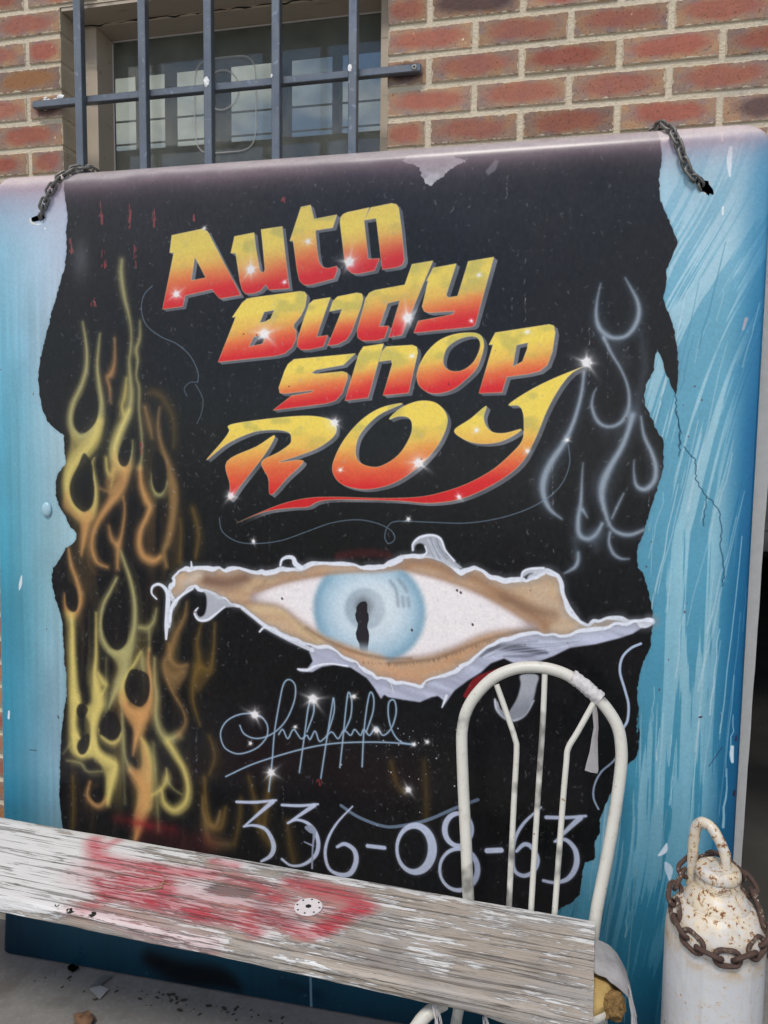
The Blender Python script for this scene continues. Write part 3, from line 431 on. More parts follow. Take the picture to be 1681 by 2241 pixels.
    pur = np.exp(-np.clip(d - 44, 0, None) / 26.) * (.55 + .5 * lowf(160, 40, 95)); I = I * (1 - .62 * pur[..., None]) + rgb(150, 100, 116) * .62 * pur[..., None]
    du = np.exp(-np.clip(d - 24, 0, None) / 17.) * (.8 + .3 * lowf(40, 12, 97, 3, 2)); du = np.clip(du, 0, 1) * .9; I = I * (1 - du[..., None]) + rgb(206, 192, 188) * du[..., None]
    hz = sst(560, 0, yy) * (.5 + .9 * lowf(260, 200, 99)) * .26 * field; I = I * (1 - hz[..., None]) + rgb(108, 110, 118) * hz[..., None]  # upper black greyed: sky reflection painted in along with dust
    I = I * (1 + .04 * blur(rs.randn(AH, AW).astype(np.float32), 1)[..., None] * 1.6)
    sc = T(7, [(600, 740)])[0]; gl = np.exp(-((xx - sc[0]) / 26) ** 2 - ((yy - sc[1]) / 55) ** 2) * .45; I = I * (1 - gl[..., None]) + rgb(120, 120, 122) * gl[..., None]
    return np.clip(I, 0, 1)
def eye(I, xx, yy):
    rs = np.random.RandomState(9)
    cat = lambda *L: np.vstack([T(r, p) for r, p in L])
    top = cat((10, [(165, 470), (150, 410), (165, 360), (178, 318), (230, 285), (300, 265), (400, 262), (480, 275), (560, 265), (620, 285), (690, 300), (760, 290), (850, 280), (940, 275), (1050, 240), (1200, 235), (1330, 255), (1440, 270), (1520, 238), (1600, 205)]), (11, [(0, 240), (80, 200), (200, 182), (300, 212), (400, 250), (450, 278), (520, 252), (600, 300), (690, 325), (800, 332), (870, 325), (940, 285), (990, 290), (1040, 330), (1055, 430), (1110, 540), (1200, 595), (1240, 590), (1330, 560), (1450, 570), (1530, 600), (1590, 580)]))
    bot = cat((10, [(140, 640), (152, 560), (180, 480), (230, 430), (290, 390), (360, 402), (440, 432), (520, 480), (600, 510), (680, 580), (760, 640), (850, 672), (950, 730), (1040, 750), (1150, 770), (1250, 830), (1330, 870), (1400, 930), (1470, 960), (1560, 970)]), (11, [(0, 935), (100, 960), (200, 970), (240, 945), (330, 910), (430, 860), (520, 800), (620, 720), (720, 680), (880, 655), (1000, 665), (1100, 660), (1250, 630), (1400, 600), (1500, 585), (1590, 580)]))
    low = cat((10, [(1020, 790), (1042, 850), (1010, 895), (945, 895), (960, 915), (1040, 918), (1100, 885), (1180, 872), (1280, 890), (1380, 955), (1430, 1020), (1470, 1088), (1490, 1060)]), (11, [(0, 1040), (90, 1055), (190, 1070), (260, 1040), (300, 1032), (335, 1060), (325, 1102), (368, 1045), (400, 1000), (480, 940), (560, 890), (620, 835), (700, 805), (760, 835), (920, 820), (1000, 790), (1100, 740), (1250, 720), (1400, 682), (1480, 655), (1590, 583)]))
    # lavender torn flap under the eye
    i0 = np.argmin(np.hypot(*(bot - T(10, [(1040, 750)])[0]).T))
    flap = np.vstack([bot[i0:], low[::-1]])
    m, x0, y0 = fill([flap]); h, w = m.shape; X, Y = xx[y0:y0 + h, x0:x0 + w], yy[y0:y0 + h, x0:x0 + w]
    u = X * .9 + Y * .43; v = -X * .3 + Y * .95
    s = fbm(u / 120, v / 14, 51, 2); dark = 0.
    lum = 186 + 56 * s; lum = lum * (1 - .45 * dark)
    over(I, blur(np.pad(m, 6), 2)[6:-6, 6:-6] * .95, x0, y0, np.stack([lum * .95, lum * .965, lum * 1.06], -1) / 255, .96)
    for pts, al in (([(560, 790, 6), (640, 740, 14), (760, 740, 22), (880, 760, 16), (960, 770, 6)], .75), ([(620, 760, 5), (760, 720, 7), (900, 700, 5)], .5), ([(700, 790, 4), (850, 790, 6), (950, 760, 4)], .5)): brush(I, 11, pts, rgb(64, 66, 76), al, soft=5)
    for k in range(22):
        y_ = rs.rand(); brush(I, 11, [(560 + 80 * y_, 800 - 10 * y_), (760, 700 + 90 * y_), (1000, 690 + 70 * y_), (1150, 690 + 20 * y_)], rgb(226, 230, 242) if k % 3 else rgb(120, 126, 146), .28, soft=1.6, w=2.2)
    # curls
    wh = rgb(236, 240, 250)
    # skin
    skin = np.vstack([top, bot[::-1]])
    m, x0, y0 = fill([smooth(skin, 3, True)]); h, w = m.shape; X, Y = xx[y0:y0 + h, x0:x0 + w], yy[y0:y0 + h, x0:x0 + w]
    n = fbm(X / 90, Y / 26, 57, 4); c = np.empty((h, w, 3), np.float32)
    a = np.clip(n * .9 + .1, 0, 1)
    for ch in range(3): c[..., ch] = (1 - a) * (172, 130, 96)[ch] / 255 + a * (226, 198, 164)[ch] / 255
    over(I, m, x0, y0, c); SK = (m, x0, y0)
    J = I.copy()
    def sk(reg, pts, col, al, sf, w=20): brush(J, reg, pts, rgb(*[v + (255 - v) * .14 for v in col]), al * .8, soft=sf * 1.3, w=w)
    sk(10, [(380, 340), (500, 360), (620, 330)], (92, 58, 42), .95, 14, 44); sk(10, [(250, 360), (330, 310)], (214, 204, 190), .7, 10, 26); sk(10, [(200, 430), (260, 370)], (150, 140, 128), .6, 8, 20)
    sk(10, [(640, 390), (720, 360), (800, 340)], (196, 160, 116), .8, 10, 30); sk(10, [(670, 400), (730, 375), (745, 345)], (112, 78, 56), .7, 5, 5)
    sk(10, [(1000, 280), (1200, 260), (1450, 285), (1659, 250)], (200, 150, 108), .7, 8, 22); sk(11, [(60, 235), (200, 215), (350, 260), (500, 310), (650, 390), (780, 470), (900, 560), (960, 610)], (136, 90, 58), 1., 14, 30)
    sk(11, [(750, 370), (900, 360), (1000, 330)], (176, 146, 116), .7, 12, 40); sk(11, [(900, 430), (1000, 480), (1060, 560)], (190, 164, 136), .6, 12, 40); sk(11, [(700, 440), (850, 500), (1000, 540)], (112, 78, 56), .85, 12, 24); sk(11, [(1000, 620), (1150, 610), (1250, 610)], (206, 186, 156), .7, 8, 22); sk(11, [(1280, 590), (1400, 585)], (140, 128, 120), .8, 5, 20)
    sk(10, [(680, 520), (800, 520), (900, 560), (1000, 660), (1100, 730)], (214, 184, 132), .85, 10, 36); sk(10, [(620, 480), (720, 490), (830, 505), (900, 550), (980, 640), (1060, 710)], (120, 86, 60), .6, 5, 6)
    sk(11, [(0, 880), (150, 890), (300, 860), (450, 800), (560, 730), (680, 660)], (196, 140, 96), .8, 12, 44); sk(11, [(0, 925), (120, 940), (220, 945)], (206, 130, 88), .7, 6, 16); sk(10, [(1250, 790), (1400, 870), (1550, 920), (1659, 930)], (206, 150, 108), .8, 10, 30)
    # eyeball
    ball = cat((10, [(650, 440), (720, 405), (820, 365), (950, 335), (1080, 312), (1250, 295), (1450, 290), (1600, 275)]), (11, [(80, 258), (250, 295), (400, 345), (550, 405), (700, 490), (820, 560), (905, 612), (860, 632), (700, 640), (560, 668), (420, 735), (250, 790), (100, 806), (0, 818)]), (10, [(1480, 812), (1300, 760), (1120, 690), (1020, 640), (930, 575), (840, 508), (740, 488), (660, 478)]))
    mb, bx, by = fill([smooth(ball, 4, True)]); mb = blur(np.pad(mb, 24), 8); bx -= 24; by -= 24; h, w = mb.shape; X, Y = xx[by:by + h, bx:bx + w], yy[by:by + h, bx:bx + w]
    fv = fbm(X / 120, Y / 5, 63, 2); c = np.stack([246 - 8 * fv, 240 - 8 * fv, 237 - 6 * fv], -1) / 255
    inn = blur(mb, 22); c = c * (.66 + .35 * sst(.28, .9, inn))[..., None]; c[..., 0] += .05 * (1 - inn); c[..., 1] -= .02 * (1 - inn)
    over(J, mb, bx, by, c)
    # iris
    cc = T(0, [(806, 1336)])[0]; rx, ry = 141, 133; ex = (X - cc[0]) / rx; ey = (Y - cc[1]) / ry; r = np.hypot(ex, ey); th = np.arctan2(ey, ex)
    fib = fbm(np.cos(th) * 4 + 8 + r, np.sin(th) * 6 + 8 + r * .5, 67, 3)
    ic = np.empty((h, w, 3), np.float32)
    side = .5 + .5 * np.clip((X - cc[0]) / rx, -1, 1)
    for ch in range(3): ic[..., ch] = np.interp(r, [0, .3, .55, .78, .93, 1.06], [(206, 214, 206, 172, 132, 108), (222, 228, 224, 202, 172, 150), (228, 234, 234, 218, 194, 174)][ch]) / 255
    ic *= (.99 + .06 * (fib - .5))[..., None]
    p2 = T(10, [(1368, 520)])[0]; r2 = np.hypot(X - p2[0], Y - p2[1]) / 54.
    band = (1 - sst(.84, 1.02, r2)) * (.62 + .3 * fib); ic = ic * (1 - band[..., None]) + rgb(150, 168, 180) * band[..., None]
    p3 = T(10, [(1362, 500)])[0]; r3 = np.hypot(X - p3[0], Y - p3[1]) / 34.; pb = (1 - sst(.2, 1., r3 + .35 * (fib - .5))) * .85; ic = ic * (1 - pb[..., None]) + rgb(86, 92, 100) * pb[..., None]
    hl = np.exp(-(((X - cc[0] - 40) / 60) ** 2 + ((Y - cc[1] + 20) / 60) ** 2)) * .35; ic = ic * (1 - hl[..., None]) + rgb(240, 246, 248) * hl[..., None]
    over(J, mb * (1 - sst(.92, 1.05, r)), bx, by, ic, .97)
    for pts in ([(10, 335), (45, 385), (55, 440), (60, 490)], [(60, 325), (100, 375), (110, 400)], [(85, 430), (92, 490)], [(118, 440), (125, 490)]): brush(J, 11, pts, rgb(128, 140, 152), .7, soft=3, w=8)
    bx0, by0, bx1, by1 = SK[1], SK[2], SK[1] + SK[0].shape[1], SK[2] + SK[0].shape[0]; sub = J[by0:by1, bx0:bx1]
    for ch in range(3): sub[..., ch] = blur(sub[..., ch].copy(), 4)
    gn = lowf(3, 3, 77, 2, 1)[by0:by1, bx0:bx1] if False else np.random.RandomState(3).randn(*sub.shape[:2]).astype(np.float32) * .012
    sub += blur(gn, 1)[..., None] * 2
    # slim dark silhouette for a pupil
    sil = [(1346, 478), (1372, 474), (1384, 490), (1384, 520), (1384, 540), (1392, 556), (1394, 590), (1386, 615), (1384, 640), (1392, 662), (1396, 690), (1394, 720), (1388, 760), (1388, 790), (1338, 782), (1334, 740), (1318, 710), (1312, 675), (1322, 640), (1326, 615), (1314, 590), (1308, 560), (1316, 535), (1316, 510), (1332, 488)]
    m, x0, y0 = fill([T(10, sil)]); f = np.linspace(0, 1, m.shape[0])[:, None]; over(J, m * (1 - .9 * sst(.74, 1., f)), x0, y0, rgb(34, 30, 34), .95)
    # lid shading over the ball
    def lid(reg, pts, col, al, sf, w): brush(J, reg, pts, rgb(*col), al, soft=sf, w=w)
    lid(11, [(0, 830), (150, 822), (300, 800), (450, 745), (600, 690), (760, 650), (900, 632)], (112, 88, 70), .55, 6, 7); lid(10, [(1000, 640), (1120, 715), (1300, 790), (1480, 830), (1659, 832)], (120, 92, 70), .6, 6, 7)
    lid(10, [(700, 408), (900, 345), (1150, 300), (1450, 278), (1640, 262)], (170, 128, 92), .5, 6, 8); lid(11, [(100, 262), (300, 312), (500, 380), (700, 480), (850, 580)], (168, 122, 84), .5, 8, 10)
    for k in range(120):
        t = rs.rand(); x = -620 + 1250 * t; b = np.interp(x, [-620, -450, -250, 0, 150, 300, 450, 630], [700, 770, 815, 832, 826, 804, 752, 690]); brush(J, 11, [(x, b), (x + 4 + rs.randn() * 4, b + 12 + rs.rand() * 12)], rgb(70, 54, 44), .3, soft=1., w=1.5, n=2)
    for x, y in ((617, 1309), (1000, 1291), (1008, 1296), (1034, 1366), (901, 1378)): brush(J, 0, [(x, y), (x + 1, y + 2)], rgb(40, 24, 24), .9, soft=.8, w=2, n=2)
    full = np.zeros(I.shape[:2], np.float32); m, x0, y0 = SK; full[y0:y0 + m.shape[0], x0:x0 + m.shape[1]] = m
    I[:] = I * (1 - full[..., None]) + J * full[..., None]
    # ragged white rim and its curls
    def rim(P, w, c=wh, al=.95, sf=1.8):
        S = smooth(P, 6); S = S + np.c_[vn(np.arange(len(S)) * .35, np.zeros(len(S)), 3) - .5, vn(np.arange(len(S)) * .35, np.zeros(len(S)) + 9, 4) - .5] * 8
        W = w * (.6 + .9 * vn(np.arange(len(S)) * .22, np.zeros(len(S)) + 4, 6))
        D, ax, ay = stroke_field(S, W * 2, 22); over(I, (1 - sst(-6, 12, D)), ax, ay, c * .6, .35)
        D, ax, ay = stroke_field(S, W, 8); over(I, 1 - sst(-sf, sf, D), ax, ay, c, al)
    rim(top, 4.8); rim(bot, 3.6)
    def curl(reg, pts, al=.95): brush(I, reg, [(p[0], p[1], p[2] * 1.8) for p in pts], wh * .7, .3, soft=6); brush(I, reg, pts, wh, al, soft=1.6)
    curl(10, [(65, 460, 6), (35, 425, 7), (40, 385, 9), (75, 368, 10), (110, 385, 12), (135, 430, 16), (135, 520, 18), (128, 620, 16), (125, 710, 8)]); curl(10, [(150, 600, 10), (165, 500, 10), (220, 440, 9), (290, 395, 9)]); curl(10, [(285, 262, 8), (282, 228, 5)])
    curl(10, [(840, 250, 7), (850, 215, 9), (885, 198, 12), (920, 205, 14), (935, 240, 18), (970, 265, 16)])
    m1 = [(360, 405), (440, 432), (520, 480), (560, 505), (480, 520), (440, 560), (390, 595), (340, 600), (305, 565), (305, 530), (325, 515), (315, 545), (335, 572), (365, 555), (378, 500), (375, 440)]
    shape(I, 10, m1, wh * .84, .9, soft=1.4, sm=True); curl(10, [(325, 515, 4), (302, 550, 6), (330, 592, 8), (385, 590, 9), (440, 550, 7), (490, 510, 6)])
    curl(10, [(710, 665, 6), (735, 640, 8), (760, 640, 8)]); curl(10, [(600, 520, 9), (680, 580, 12), (760, 640, 14), (850, 690, 14), (950, 740, 14), (1040, 780, 14)], .8); curl(10, [(950, 900, 6), (1010, 905, 9), (1060, 880, 8), (1150, 865, 6), (1260, 880, 6)])
    m2 = [(150, 140), (160, 100), (200, 68), (260, 55), (310, 70), (340, 120), (350, 170), (400, 215), (450, 260), (380, 250), (300, 210), (220, 185), (230, 160), (225, 128), (195, 108), (165, 120), (155, 150)]
    shape(I, 11, m2, wh * .8, .92, soft=1.4, sm=True); curl(11, [(148, 150, 6), (150, 110, 7), (190, 72, 8), (260, 58, 7), (315, 80, 7), (345, 150, 6), (400, 215, 6)]); curl(11, [(210, 185, 6), (232, 160, 5), (222, 125, 5)])
    for k in range(14):
        a = rs.rand(); brush(I, 11, [(215 + 90 * a, 75 + 10 * rs.rand()), (240 + 80 * a, 120 + 20 * rs.rand()), (270 + 100 * a, 190 + 20 * rs.rand())], rgb(90, 98, 122) if k % 2 else wh, .35, soft=1.2, w=2.5)
    m3 = [(805, 318), (812, 280), (850, 262), (930, 255), (990, 285), (940, 285), (880, 310), (840, 325), (850, 300), (880, 290), (850, 292)]
    shape(I, 11, m3, wh * .9, .92, soft=1.2, sm=True); curl(11, [(805, 318, 5), (815, 280, 6), (860, 262, 7), (940, 257, 6)])
    curl(11, [(325, 1100, 4), (340, 1062, 7), (352, 1030, 8)])
    # the hanging lobe of white paint behind the chair
    lobe = [(640, 1050), (650, 1110), (700, 1165), (760, 1185), (820, 1150), (870, 1080), (895, 980), (905, 905), (800, 905), (800, 960), (780, 1040), (740, 1110), (720, 1130), (680, 1110), (665, 1070)]
    shape(I, 11, lobe, wh * .8, .92, soft=1.5, sm=True); curl(11, [(645, 1050, 4), (655, 1115, 6), (705, 1168, 7), (765, 1180, 7), (830, 1145, 6), (880, 1060, 5)], .7)
# ---------------------------------------------------------------- helpers
def put(o, label=None, cat=None, group=None, kind=None):
    if label: o['label'] = label
    if cat: o['category'] = cat
    if group: o['group'] = group
    if kind: o['kind'] = kind
    return o
def thing(name, loc, label, cat, group=None):
    o = bpy.data.objects.new(name, None); o.empty_display_size = .05; o.location = loc; COL.objects.link(o)
    return put(o, label, cat, group)
def world(p):
    return p.matrix_basis.copy() if p.parent is None else world(p.parent) @ p.matrix_parent_inverse @ p.matrix_basis
def attach(o, p):
    if p is not None: o.parent = p; o.matrix_parent_inverse = world(p).inverted()
    return o
def mesh(name, bm, mat, smooth=True, angle=40):
    bmesh.ops.recalc_face_normals(bm, faces=bm.faces)
    me = bpy.data.meshes.new(name); bm.to_mesh(me); bm.free()
    if mat is not None: me.materials.append(mat)
    if smooth:
        me.shade_smooth(); me.set_sharp_from_angle(angle=math.radians(angle))
    return me
def ob(name, bm, mat, parent=None, smooth=True, angle=40):
    o = bpy.data.objects.new(name, mesh(name, bm, mat, smooth, angle)); COL.objects.link(o)
    return attach(o, parent)
def box(bm, x0, x1, y0, y1, z0, z1, bev=0, seg=1):
    vs = [bm.verts.new((x, y, z)) for x in (x0, x1) for y in (y0, y1) for z in (z0, z1)]
    fs = [bm.faces.new([vs[i] for i in q]) for q in ((0, 1, 3, 2), (4, 6, 7, 5), (0, 4, 5, 1), (2, 3, 7, 6), (0, 2, 6, 4), (1, 5, 7, 3))]
    if bev: bmesh.ops.bevel(bm, geom=list({e for f in fs for e in f.edges}), offset=bev, segments=seg, affect='EDGES', profile=.6)
    return bm
def B(*a, **k): return box(bmesh.new(), *a, **k)
def tube(bm, pts, rad, seg=12, closed=False, cap=True):
    P = [Vector(p) for p in pts]; n = len(P); R = rad if hasattr(rad, '__len__') else [rad] * n
    rings = []; up = None
    for i in range(n):
        a = P[(i - 1) % n] if closed or i else P[0]; b = P[(i + 1) % n] if closed or i < n - 1 else P[-1]
        t = (b - a).normalized()
        if up is None: up = t.orthogonal().normalized()
        up = (up - t * up.dot(t)).normalized(); s = t.cross(up)
        rings.append([bm.verts.new(P[i] + (up * math.cos(k * math.tau / seg) + s * math.sin(k * math.tau / seg)) * R[i]) for k in range(seg)])
    for i in range(n if closed else n - 1):
        A, C = rings[i], rings[(i + 1) % n]; off = 0
        if closed and i == n - 1: off = min(range(seg), key=lambda q: (A[0].co - C[q].co).length)
        for k in range(seg): bm.faces.new((A[k], A[(k + 1) % seg], C[(k + 1 + off) % seg], C[(k + off) % seg]))
    if cap and not closed: bm.faces.new(rings[0][::-1]); bm.faces.new(rings[-1])
    return bm
def spl(pts, n=6): return [tuple(p) for p in smooth(np.array(pts, float), n)]
def lathe(bm, prof, seg=48, c=(0, 0), cap=True):
    rings = [[bm.verts.new((c[0] + r * math.cos(k * math.tau / seg), c[1] + r * math.sin(k * math.tau / seg), z)) for k in range(seg)] for r, z in prof]
    for A, C in zip(rings[:-1], rings[1:]):
        for k in range(seg): bm.faces.new((A[k], A[(k + 1) % seg], C[(k + 1) % seg], C[k]))
    if cap: bm.faces.new(rings[0][::-1]); bm.faces.new(rings[-1])
    return bm
def fuzz(bm, amp, sc):
    for v in bm.verts: v.co += noise.noise_vector(v.co * sc) * amp
    return bm
# ---------------------------------------------------------------- node materials
class NB:
    def __init__(s, name, rough=.6, metal=0, spec=.5):
        s.mat = bpy.data.materials.new(name); s.mat.use_nodes = True; s.t = s.mat.node_tree; s.p = s.t.nodes['Principled BSDF']
        s.p.inputs['Roughness'].default_value = rough; s.p.inputs['Metallic'].default_value = metal; s.p.inputs['Specular IOR Level'].default_value = spec
        s.tc = s.t.nodes.new('ShaderNodeTexCoord')
    def L(s, a, b): s.t.links.new(a, b)
    def set(s, sock, v):
        if isinstance(v, bpy.types.NodeSocket): s.L(v, sock)
        else: sock.default_value = v
    def co(s, kind='Object', scale=(1, 1, 1), loc=(0, 0, 0)):
        m = s.t.nodes.new('ShaderNodeMapping'); m.inputs['Scale'].default_value = scale; m.inputs['Location'].default_value = loc; s.L(s.tc.outputs[kind], m.inputs['Vector']); return m.outputs[0]
    def noise(s, v, scale, detail=4, rough=.55, dist=0):
        n = s.t.nodes.new('ShaderNodeTexNoise'); s.L(v, n.inputs['Vector']); n.inputs['Scale'].default_value = scale; n.inputs['Detail'].default_value = detail; n.inputs['Roughness'].default_value = rough; n.inputs['Distortion'].default_value = dist; return n.outputs['Fac']
    def voro(s, v, scale, feat='F1'):
        n = s.t.nodes.new('ShaderNodeTexVoronoi'); n.feature = feat; s.L(v, n.inputs['Vector']); n.inputs['Scale'].default_value = scale; return n.outputs['Distance']
    def ramp(s, f, stops):
        r = s.t.nodes.new('ShaderNodeValToRGB'); e = r.color_ramp.elements
        while len(e) < len(stops): e.new(.5)
        for el, (p, c) in zip(e, stops): el.position = p; el.color = (c, c, c, 1) if not hasattr(c, '__len__') else (*c, 1)
        s.L(f, r.inputs['Fac']); return r.outputs['Color']
    def step(s, f, a, b): return s.ramp(f, [(min(a, b), 0. if a < b else 1.), (max(a, b), 1. if a < b else 0.)])
    def mix(s, f, a, b, mode='MIX'):
        m = s.t.nodes.new('ShaderNodeMix'); m.data_type = 'RGBA'; m.blend_type = mode
        for k, v in ((0, f), (6, a), (7, b)):
            if isinstance(v, tuple) and len(v) == 3: v = (*v, 1)
            s.set(m.inputs[k], v)
        return m.outputs[2]
    def math(s, op, a, b=0., c=0.):
        m = s.t.nodes.new('ShaderNodeMath'); m.operation = op
        for k, v in enumerate((a, b, c)): s.set(m.inputs[k], v)
        return m.outputs[0]
    def sep(s, v): n = s.t.nodes.new('ShaderNodeSeparateXYZ'); s.L(v, n.inputs[0]); return n.outputs
    def rnd(s): n = s.t.nodes.new('ShaderNodeObjectInfo'); return n.outputs['Random']
    def base(s, c):
        if isinstance(c, tuple): c = (*c, 1)
        s.set(s.p.inputs['Base Color'], c); return s
    def rough(s, v): s.set(s.p.inputs['Roughness'], v); return s
    def bump(s, h, st=.3, dist=.002):
        b = s.t.nodes.new('ShaderNodeBump'); b.inputs['Strength'].default_value = st; b.inputs['Distance'].default_value = dist; s.L(h, b.inputs['Height']); s.L(b.outputs[0], s.p.inputs['Normal']); return s
def m_brick():
    n = NB('brick', .85, 0, .25); g = n.co('Generated'); o = n.tc.outputs['Object']; r = n.rnd()
    ad = n.t.nodes.new('ShaderNodeVectorMath'); ad.operation = 'ADD'; n.L(o, ad.inputs[0])
    cb = n.t.nodes.new('ShaderNodeCombineXYZ'); r37 = n.math('MULTIPLY', r, 37.); n.L(r37, cb.inputs[0]); n.L(n.math('MULTIPLY', r, 91.), cb.inputs[2]); n.L(cb.outputs[0], ad.inputs[1]); v = ad.outputs[0]
    xyz = n.sep(g); w1 = n.math('SUBTRACT', n.noise(v, 9, 3), .5); w2 = n.math('SUBTRACT', n.noise(v, 14, 3), .5)
    ex = n.math('MULTIPLY', n.math('ADD', n.math('SUBTRACT', xyz[0], .5), n.math('MULTIPLY', w1, .35)), 2.1); ez = n.math('MULTIPLY', n.math('ADD', n.math('SUBTRACT', xyz[2], .52), n.math('MULTIPLY', w2, .5)), 2.3)
    d = n.math('SQRT', n.math('ADD', n.math('POWER', n.math('ABSOLUTE', ex), 2.6), n.math('POWER', n.math('ABSOLUTE', ez), 2.2)))
    core = n.step(d, 1.0, .55)
    edge = n.mix(n.step(n.noise(v, 16, 4), .36, .60), (.25, .175, .145), (.36, .215, .125))
    edge = n.mix(n.math('MULTIPLY', n.step(n.noise(v, 26, 3), .5, .68), .6), edge, (.22, .18, .18))
    heart = n.mix(n.noise(v, 30, 3), (.27, .066, .046), (.38, .130, .090))
    kind = n.math('FRACT', n.math('MULTIPLY', r, 7.31))
    heart = n.mix(n.step(kind, .74, .76), heart, (.34, .165, .075)); heart = n.mix(n.step(kind, .89, .91), heart, (.085, .05, .052))
    c = n.mix(n.math('MULTIPLY', core, n.math('ADD', n.math('MULTIPLY', n.math('FRACT', n.math('MULTIPLY', r, 3.7)), .35), .65)), edge, heart)
    c = n.mix(n.math('MULTIPLY', n.step(n.noise(v, 120, 2), .62, .72), .55), c, (.05, .035, .03))
    sp = n.math('MULTIPLY', n.step(n.noise(n.co('Object', (1, 1, .5)), 70, 5, .7), .64, .68), n.step(n.noise(v, 8, 2), .56, .66)); c = n.mix(sp, c, (.62, .52, .40))
    c = n.mix(1., c, n.ramp(n.math('FRACT', n.math('MULTIPLY', r, 13.7)), [(0, .86), (1, 1.28)]), 'MULTIPLY')
    pit = n.step(n.noise(v, 210, 3, .6), .62, .70); c = n.mix(n.math('MULTIPLY', pit, .5), c, (.09, .05, .04))
    ml = n.math('MINIMUM', n.math('MULTIPLY', n.math('SUBTRACT', .5, n.math('ABSOLUTE', n.math('SUBTRACT', xyz[0], .5))), .206), n.math('MULTIPLY', n.math('SUBTRACT', .5, n.math('ABSOLUTE', n.math('SUBTRACT', xyz[2], .5))), .058))
    sm = n.math('GREATER_THAN', n.math('SUBTRACT', n.math('MULTIPLY', n.math('POWER', n.noise(v, 48, 5, .7), 3.), .026), n.math('ADD', ml, .0006)), 0.); c = n.mix(n.math('MULTIPLY', sm, .85), c, (.58, .50, .37))
    h = n.math('SUBTRACT', n.math('ADD', n.noise(v, 90, 5, .65), n.math('MULTIPLY', n.noise(v, 22, 3), .8)), n.math('MULTIPLY', pit, .6))
    return n.base(c).bump(h, .75, .003).mat
def m_mortar():
    n = NB('mortar', .95, 0, .15); v = n.tc.outputs['Object']
    c = n.mix(n.noise(v, 7, 5), (.58, .49, .36), (.74, .65, .50)); c = n.mix(n.math('MULTIPLY', n.step(n.noise(v, 130, 3), .52, .72), .4), c, (.36, .30, .22)); c = n.mix(n.math('MULTIPLY', n.step(n.noise(v, 3, 4), .52, .66), .5), c, (.33, .32, .30))
    return n.base(c).bump(n.math('ADD', n.noise(v, 160, 4, .7), n.noise(v, 40, 4)), .8, .004).mat
def m_ground():
    n = NB('concrete', .9, 0, .2); v = n.tc.outputs['Object']
    c = n.mix(n.noise(v, 2.3, 6), (.17, .165, .155), (.27, .26, .245)); c = n.mix(n.math('MULTIPLY', n.step(n.noise(v, 60, 4, .7), .5, .75), .5), c, (.34, .33, .31)); c = n.mix(n.math('MULTIPLY', n.step(n.noise(v, 11, 5), .58, .72), .45), c, (.13, .115, .10))
    st = n.math('MULTIPLY', n.step(n.noise(v, 4.5, 5, .6), .52, .66), .5); c = n.mix(st, c, (.115, .105, .09));
    return n.base(c).bump(n.noise(v, 150, 5, .7), .35, .003).mat
def m_oily():
    n = NB('oily_concrete', .7, 0, .3); v = n.tc.outputs['Object']
    c = n.mix(n.noise(v, 5, 6), (.035, .033, .03), (.085, .08, .072)); c = n.mix(n.step(n.noise(n.co('Object', (1, .35, 1)), 60, 4, .7), .68, .74), c, (.42, .40, .38))
    return n.base(c).bump(n.noise(v, 60, 5), .3, .003).mat
def m_plain(name, col, rough=.6, metal=0, var=.12, sc=30, spec=.5, bump=0):
    n = NB(name, rough, metal, spec); v = n.tc.outputs['Object']; k = n.noise(v, sc, 4)
    lo = tuple(max(0, c * (1 - var)) for c in col); hi = tuple(min(1, c * (1 + var)) for c in col)
    n.base(n.mix(k, lo, hi))
    if bump: n.bump(n.noise(v, sc * 3, 4), .4, bump)
    return n.mat
def m_taupe():
    n = NB('taupe_paint', .55); v = n.tc.outputs['Object']; c = n.mix(n.noise(v, 9, 4), (.42, .345, .26), (.52, .44, .34)); c = n.mix(n.step(n.noise(v, 30, 5, .7), .70, .73), c, (.55, .50, .44)); c = n.mix(n.math('MULTIPLY', n.step(n.noise(n.co('Object', (1, 8, 8)), 8, 3), .62, .70), .5), c, (.10, .08, .06))
    return n.base(c).bump(n.noise(v, 40, 4), .2, .002).mat
def m_bar():
    n = NB('blued_steel', .38, .55); v = n.tc.outputs['Object']; c = n.mix(n.noise(v, 14, 4), (.10, .115, .135), (.20, .225, .26)); e = n.step(n.noise(v, 70, 4, .7), .60, .68)
    c = n.mix(n.math('MULTIPLY', e, .5), c, (.36, .40, .44)); c = n.mix(n.step(n.noise(v, 55, 4, .7), .70, .76), c, (.10, .06, .035)); n.rough(n.ramp(n.noise(v, 30, 3), [(.3, .28), (.7, .55)]))
    return n.base(c).mat
